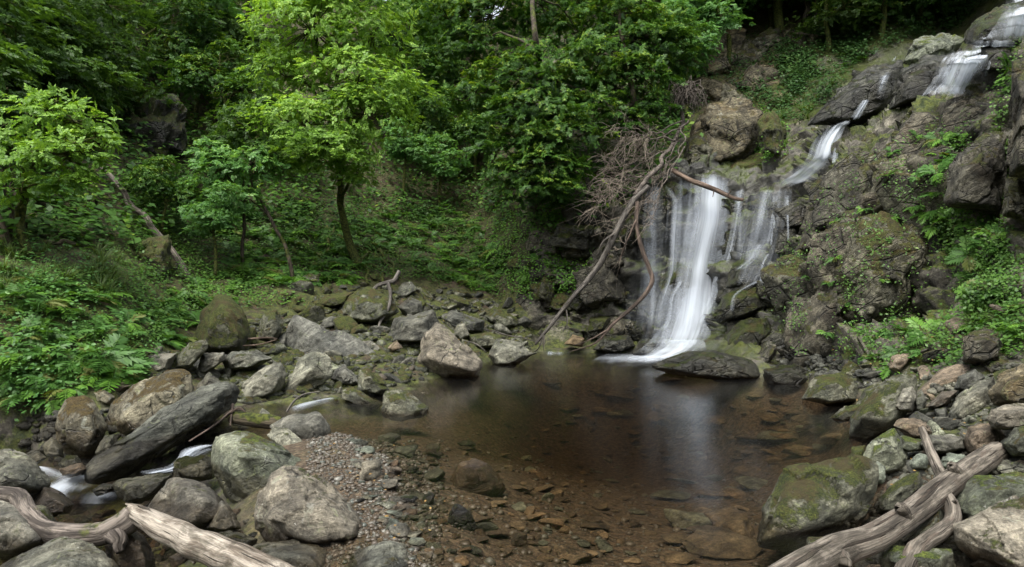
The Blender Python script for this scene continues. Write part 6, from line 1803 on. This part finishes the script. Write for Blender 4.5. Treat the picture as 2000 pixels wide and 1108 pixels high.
tag(branch('dead_branch', 'drift twigs piled at the upper end of the tilted slab', [(370, 862, 7.2, .01), (420, 830, 7.7, .012), (450, 805, 7.9, .012), (470, 800, 8, .006)], [[(455, 790, 8, .02), (452, 812, 7.9, .015), (450, 832, 7.8, .008)], [(440, 815, 7.9, .015), (465, 797, 7.9, .012), (480, 805, 7.9, .006)]], 'deaddark'))

# ------------------------------------------------------------------ ferns, each a thing of fronds
def frond_mesh(seed, pairs=15):
    r_ = np.random.default_rng(seed)
    V, Q = [], []
    n = 0
    s = np.linspace(0, 1, 9)
    arc = lambda t: np.array([t - .18 * t * t, 0, .55 * t - .75 * t * t])
    w = .012
    for t in s:
        p = arc(t)
        V += [p + (0, w * (1 - t), 0), p - (0, w * (1 - t) + .001, 0)]
    for i in range(8):
        Q.append([2 * i, 2 * i + 1, 2 * i + 3, 2 * i + 2])
    for i in range(pairs):
        t = .12 + .86 * i / (pairs - 1)
        L = .31 * math.sin(min(1, (t * 1.05)) ** .75 * math.pi) ** .8 * r_.uniform(.85, 1.12) + .015
        p = arc(t)
        for sd_ in (-1, 1):
            a_ = math.radians(62 - 22 * t + r_.normal(0, 6))
            tip = p + np.array([math.cos(a_) * L, sd_ * math.sin(a_) * L, -.18 * L + r_.normal(0, .02)])
            m_ = (p + tip) / 2
            ww = .046 + .012 * (1 - t)
            k = len(V)
            V += [p, m_ + (ww, 0, .008), tip, m_ - (ww, 0, -.008)]
            Q.append([k, k + 1, k + 2, k + 3])
    V = np.array(V)
    return mk_mesh('frond', V, np.array(Q), M[['fern', 'fern_deep', 'fern', 'fern_deep', 'fern_old'][seed % 5]], True, attrs={'rnd': np.clip(r_.normal(.45 + .12 * (seed % 3), .12, len(V)), 0, 1)})


FROND = [frond_mesh(k) for k in range(5)]


def make_fern(nf, seed):
    r_ = np.random.default_rng(seed)
    root = empty('fern', (0, 0, 0), 'x', 'fern')
    for i in range(nf):
        o = link('frond', FROND[r_.integers(0, 5)], root)
        s_ = r_.uniform(.75, 1.15)
        o.scale = (s_, s_, s_ * r_.uniform(.8, 1.2))
        o.rotation_euler = (r_.normal(0, .15), r_.normal(-.12, .22), i / nf * 6.283 + r_.normal(0, .25))
    return root


FERN = [make_fern(7 + k % 3, 80 + k) for k in range(4)]
fused = [False] * 4


def fern_at(px, py, size, label, group, up=None):
    h, n_ = (hit_rock_n if 'wall' in group else hit)(px, py)
    k = random.randrange(4)
    if not fused[k]:
        o = FERN[k]
        fused[k] = True
    else:
        o = copy_tree(FERN[k])
    o.location = h - n_ * .02
    ax = Vector(n_ * .6 + np.array([0, 0, .7])).normalized()
    o.rotation_mode = 'QUATERNION'
    o.rotation_quaternion = ax.to_track_quat('Z', 'Y') @ Matrix.Rotation(random.uniform(0, 6.28), 3, 'Z').to_quaternion()
    s_ = size * random.uniform(.75, 1.25)
    o.scale = (s_, s_, s_)
    tag(o, label, 'fern', group)
    PENDING.append((o, px, py, label.split(' fern')[0] + ' fern' if label.split()[0] != 'fern' else 'leafy fern'))


def ferns(poly, n, size, label, group, mind=16):
    xs, ys = [p[0] for p in poly], [p[1] for p in poly]
    done, t_ = [], 0
    while len(done) < n and t_ < n * 40:
        t_ += 1
        x, y = random.uniform(min(xs), max(xs)), random.uniform(min(ys), max(ys))
        if not in_poly(x, y, poly) or any((x - a_) ** 2 + (y - b_) ** 2 < mind ** 2 for a_, b_ in done):
            continue
        done.append((x, y))
        fern_at(x, y, size, label, group)


ferns([(440,470),(660,440),(900,400),(985,500),(960,570),(800,520),(760,480),(690,540),(600,560),(480,560)], 130, .58, 'green fern on the shady slope behind the rubble shore', 'ferns on the shady slope')
ferns([(290,600),(440,520),(480,560),(400,640),(320,690)], 22, .42, 'fern around the tall moss covered boulder', 'ferns around the tall mossy boulder')
ferns([(0,560),(120,520),(260,590),(290,680),(200,745),(100,780),(0,770)], 46, .4, 'fern growing out of the leafy stream bank', 'ferns on the leafy stream bank', 24)
ferns([(195,700),(270,680),(280,720),(215,740)], 5, .5, 'bright feathery fern above the moss capped boulder', 'bright ferns above the moss capped boulder', 14)
ferns([(1690,640),(1800,620),(1820,690),(1740,730),(1690,720)], 9, .32, 'bright fern at the foot of the rock wall', 'bright ferns at the foot of the wall', 24)
ferns([(1835,270),(1880,250),(1860,340),(1830,440),(1815,400)], 9, .36, 'fern hanging in the cleft beside the brown slab', 'ferns in the wall cleft', 18)
ferns([(1820,450),(1900,380),(1960,450),(1920,560),(1860,520)], 14, .34, 'fern in the green tangle on the wall', 'ferns in the wall tangle', 20)
ferns([(1850,620),(1990,520),(1999,700),(1900,690)], 16, .3, 'fern on the green slope under the wall', 'ferns on the slope under the wall', 20)
ferns([(1570,500),(1700,320),(1790,260),(1840,300),(1820,420),(1700,640),(1620,680),(1580,600)], 16, .2, 'little fern rooted in a crack of the rock wall', 'little ferns in the wall cracks', 40)
ferns([(1955,130),(1998,100),(1995,220),(1965,200)], 5, .35, 'fern clinging to the top of the brown pillar', 'ferns on the pillar top', 18)
ferns([(1640,100),(1700,80),(1690,120),(1650,130)], 4, .5, 'dark fern under the cliff top trees', 'ferns under the cliff top')
ferns([(380,420),(520,400),(640,420),(440,480)], 16, .45, 'dim fern in the shade under the bright tree', 'dim ferns under the bright tree')
ferns([(900,420),(1000,440),(1130,520),(1000,540)], 12, .36, 'fern hanging from the shaded cliff', 'ferns on the shaded cliff', 22)

# grass tufts
def tuft_mesh(seed, n=34):
    r_ = np.random.default_rng(seed)
    V, Q = [], []
    for i in range(n):
        a_ = r_.uniform(0, 6.283)
        L = r_.uniform(.5, 1.0)
        o_ = np.array([math.cos(a_), math.sin(a_), 0])
        s_ = np.array([-math.sin(a_), math.cos(a_), 0]) * .02
        k = len(V)
        b_ = o_ * r_.uniform(0, .1)
        lean = r_.uniform(.3, .9)
        for t in (0, .35, .7, 1):
            p = b_ + o_ * lean * L * t ** 1.5 + np.array([0, 0, L * (.9 * t - .55 * lean * t * t)])
            V += [p + s_ * (1 - t * .9), p - s_ * (1 - t * .9)]
        for t in range(3):
            Q.append([k + 2 * t, k + 2 * t + 1, k + 2 * t + 3, k + 2 * t + 2])
    V = np.array(V)
    return mk_mesh('grass_tuft', V, np.array(Q), M['grass'], True, attrs={'rnd': np.repeat(np.clip(r_.normal(.5, .2, n), 0, 1), 8)})


TUFT = [tuft_mesh(k) for k in range(3)]


def tufts(poly, n, size, label, group):
    xs, ys = [p[0] for p in poly], [p[1] for p in poly]
    k = 0
    while k < n:
        x, y = random.uniform(min(xs), max(xs)), random.uniform(min(ys), max(ys))
        if not in_poly(x, y, poly):
            continue
        k += 1
        h, n_ = hit(x, y)
        o = link('grass_tuft', random.choice(TUFT), loc=h - n_ * .02)
        o.rotation_mode = 'QUATERNION'
        o.rotation_quaternion = Vector(n_ * .5 + np.array([0, -.2, .6])).to_track_quat('Z', 'Y') @ Matrix.Rotation(random.uniform(0, 6.28), 3, 'Z').to_quaternion()
        s_ = size * random.uniform(.7, 1.3)
        o.scale = (s_, s_, s_)
        tag(o, label, 'grass tuft', group)
        PENDING.append((o, x, y, label.split(' tuft')[0] + ' tuft'))


tufts([(150,490),(240,480),(260,590),(180,600)], 26, .4, 'shaggy grass tuft on the leafy bank', 'grass tufts on the leafy bank')
tufts([(1880,560),(1995,480),(1998,680),(1900,660)], 22, .26, 'arching grass tuft on the slope under the wall', 'grass tufts on the slope under the wall')
tufts([(0,480),(140,470),(150,600),(0,640)], 26, .34, 'grass tuft among the bank plants below the hazel clump', 'grass tufts below the hazel clump')
tufts([(1950,200),(1975,180),(1965,420),(1945,400)], 8, .22, 'grass tuft in the crack beside the brown pillar', 'grass tufts beside the brown pillar')

tufts([(1480,220),(1580,170),(1640,150),(1580,240),(1530,290),(1480,280)], 24, .45, 'soft grass tuft on the mossy slope beside the black slab', 'grass tufts beside the black slab')

# leafy ground cover, ivy and moss plants nobody could count
def cover(name, label, polys, size, mat, cls=3, lw=.62, tilt=.5, lift=.04, clump=-.25):
    g_ = Geo()
    P_, N_ = [], []
    hit_ = hit_rock_n if name == 'wall_sprigs' else hit
    for poly, n in polys:
        xs, ys = [p[0] for p in poly], [p[1] for p in poly]
        k = 0
        while k < n:
            x, y = random.uniform(min(xs), max(xs)), random.uniform(min(ys), max(ys))
            if not in_poly(x, y, poly):
                continue
            k += 1
            # clumpy: skip where the patch noise is low
            if vnoise(np.array([[x / 38., y / 30., 3.3]]), 9 + len(label))[0] < clump and random.random() < .85:
                continue
            h, n_ = hit_(x, y)
            P_.append(h)
            N_.append(n_)
    P_, N_ = np.array(P_), np.array(N_)
    P_ = np.repeat(P_, cls, 0)
    N_ = np.repeat(N_, cls, 0)
    n = len(P_)
    sc = size * rng.uniform(.6, 1.35, n)
    d = rng.normal(0, 1, (n, 3))
    up = N_ * .55 + np.array([0, -.15, .75]) + rng.normal(0, tilt * .6, (n, 3))
    P_ = P_ + rng.normal(0, size * 1.3, (n, 3)) + N_ * (lift + rng.uniform(0, 1, n) ** 2 * size * 2.2)[:, None]
    v = place(LEAF_V * np.array([1, lw, 1]) - np.array([.5, 0, 0]), P_, d - up * (d * up).sum(1, keepdims=True) / (up * up).sum(1, keepdims=True), up, sc)
    q = np.arange(n * 4).reshape(-1, 4)
    base_r = np.clip(.45 + .35 * fbm(P_ * 1.1, 3, 8) + rng.normal(0, .17, n), 0, 1)
    g_.add(v.reshape(-1, 3), q, np.repeat(base_r, 4))
    o = link(name, g_.mesh(name, M[mat], smooth=False))
    return tag(o, label, kind='stuff')


BANK = [(0,480),(150,470),(260,500),(300,600),(310,680),(250,735),(180,750),(110,780),(70,795),(-20,785),(-20,480)]
SLOPE = [(250,420),(620,400),(880,400),(990,540),(980,590),(860,545),(700,545),(560,600),(400,600),(300,680),(240,560)]
HILL = [(-20,-20),(1340,-20),(1340,300),(1180,420),(900,420),(480,470),(-20,480)]
cover('bank_leaves', 'small leaved plants covering the stream bank', [(BANK, 6500)], .034, 'herb', 3, lift=.012, clump=.08)
cover('bank_herbs', 'darker broad leaved herbs growing through the stream bank', [(BANK, 1500)], .06, 'leaf_blue', 4, lift=.03, clump=.22)
cover('slope_leaves', 'low leafy plants covering the shaded slope', [(SLOPE, 9000)], .065, 'herb', 3, lift=.02)
cover('slope_sprigs', 'fine sprigs and mosses carpeting the slope under the trees', [([(480,330),(1000,330),(1010,560),(860,560),(500,500)], 5000), ([(230,330),(480,330),(480,540),(260,540)], 2500)], .07, 'leaf_mid', 3, lift=.02, clump=-1)
cover('hill_leaves', 'undergrowth covering the dark wooded hillside', [(HILL, 20000)], .17, 'leaf_dark', 3)
cover('ivy', 'ivy draped over the brown cliff above the falls', [([(1340,40),(1420,60),(1590,80),(1600,130),(1540,220),(1480,210),(1440,190),(1380,180),(1340,160)], 2600), ([(1520,90),(1590,110),(1560,215),(1530,200)], 1200), ([(1340,100),(1380,200),(1300,260),(1280,180)], 900), ([(1560,-20),(1960,-30),(1900,30),(1860,62),(1760,80),(1700,110),(1600,120)], 6500), ([(1480,190),(1600,120),(1680,110),(1640,170),(1570,240),(1520,240)], 1300)], .1, 'ivy', 3)
cover('cliff_leaves', 'mosses and small leaves on the shaded cliff face', [([(900,420),(1150,400),(1160,560),(1120,600),(1010,580)], 2600), ([(1480,215),(1540,235),(1530,300),(1470,310)], 900)], .07, 'fern', 3)
cover('wall_leaves', 'leafy plants growing from cracks of the rock wall', [([(1830,420),(1880,390),(1960,430),(1970,540),(1900,600),(1840,530)], 1500), ([(1690,640),(1830,620),(1820,720),(1700,730)], 350), ([(1850,600),(2000,500),(2000,700),(1900,715),(1790,740)], 1700), ([(1830,260),(1880,270),(1840,430),(1815,410)], 500), ([(1940,180),(2000,60),(2000,230),(1960,420)], 450), ([(1560,560),(1700,600),(1690,700),(1600,650)], 150), ([(1680,470),(1800,300),(1820,420),(1700,640)], 150)], .05, 'herb', 3, lift=.015)
cover('wall_sprigs', 'tiny sprigs and mosses dotted over the whole rock wall', [([(1500,560),(1560,420),(1700,300),(1880,220),(1960,260),(1960,420),(1830,480),(1800,640),(1660,720),(1560,690)], 2200)], .04, 'herb', 3, lift=.05, clump=.2)
cover('fallen_leaves', 'yellow and brown fallen leaves scattered over the shore and slope', [([(280,560),(1040,560),(1040,680),(280,720)], 500), ([(1600,640),(1990,640),(1990,1000),(1700,1000)], 250), ([(1560,120),(1760,100),(1700,240),(1580,240)], 260), ([(600,830),(860,880),(860,1100),(700,1060)], 60)], .03, 'litter', 1, .7, .3, .012)

name_apart()
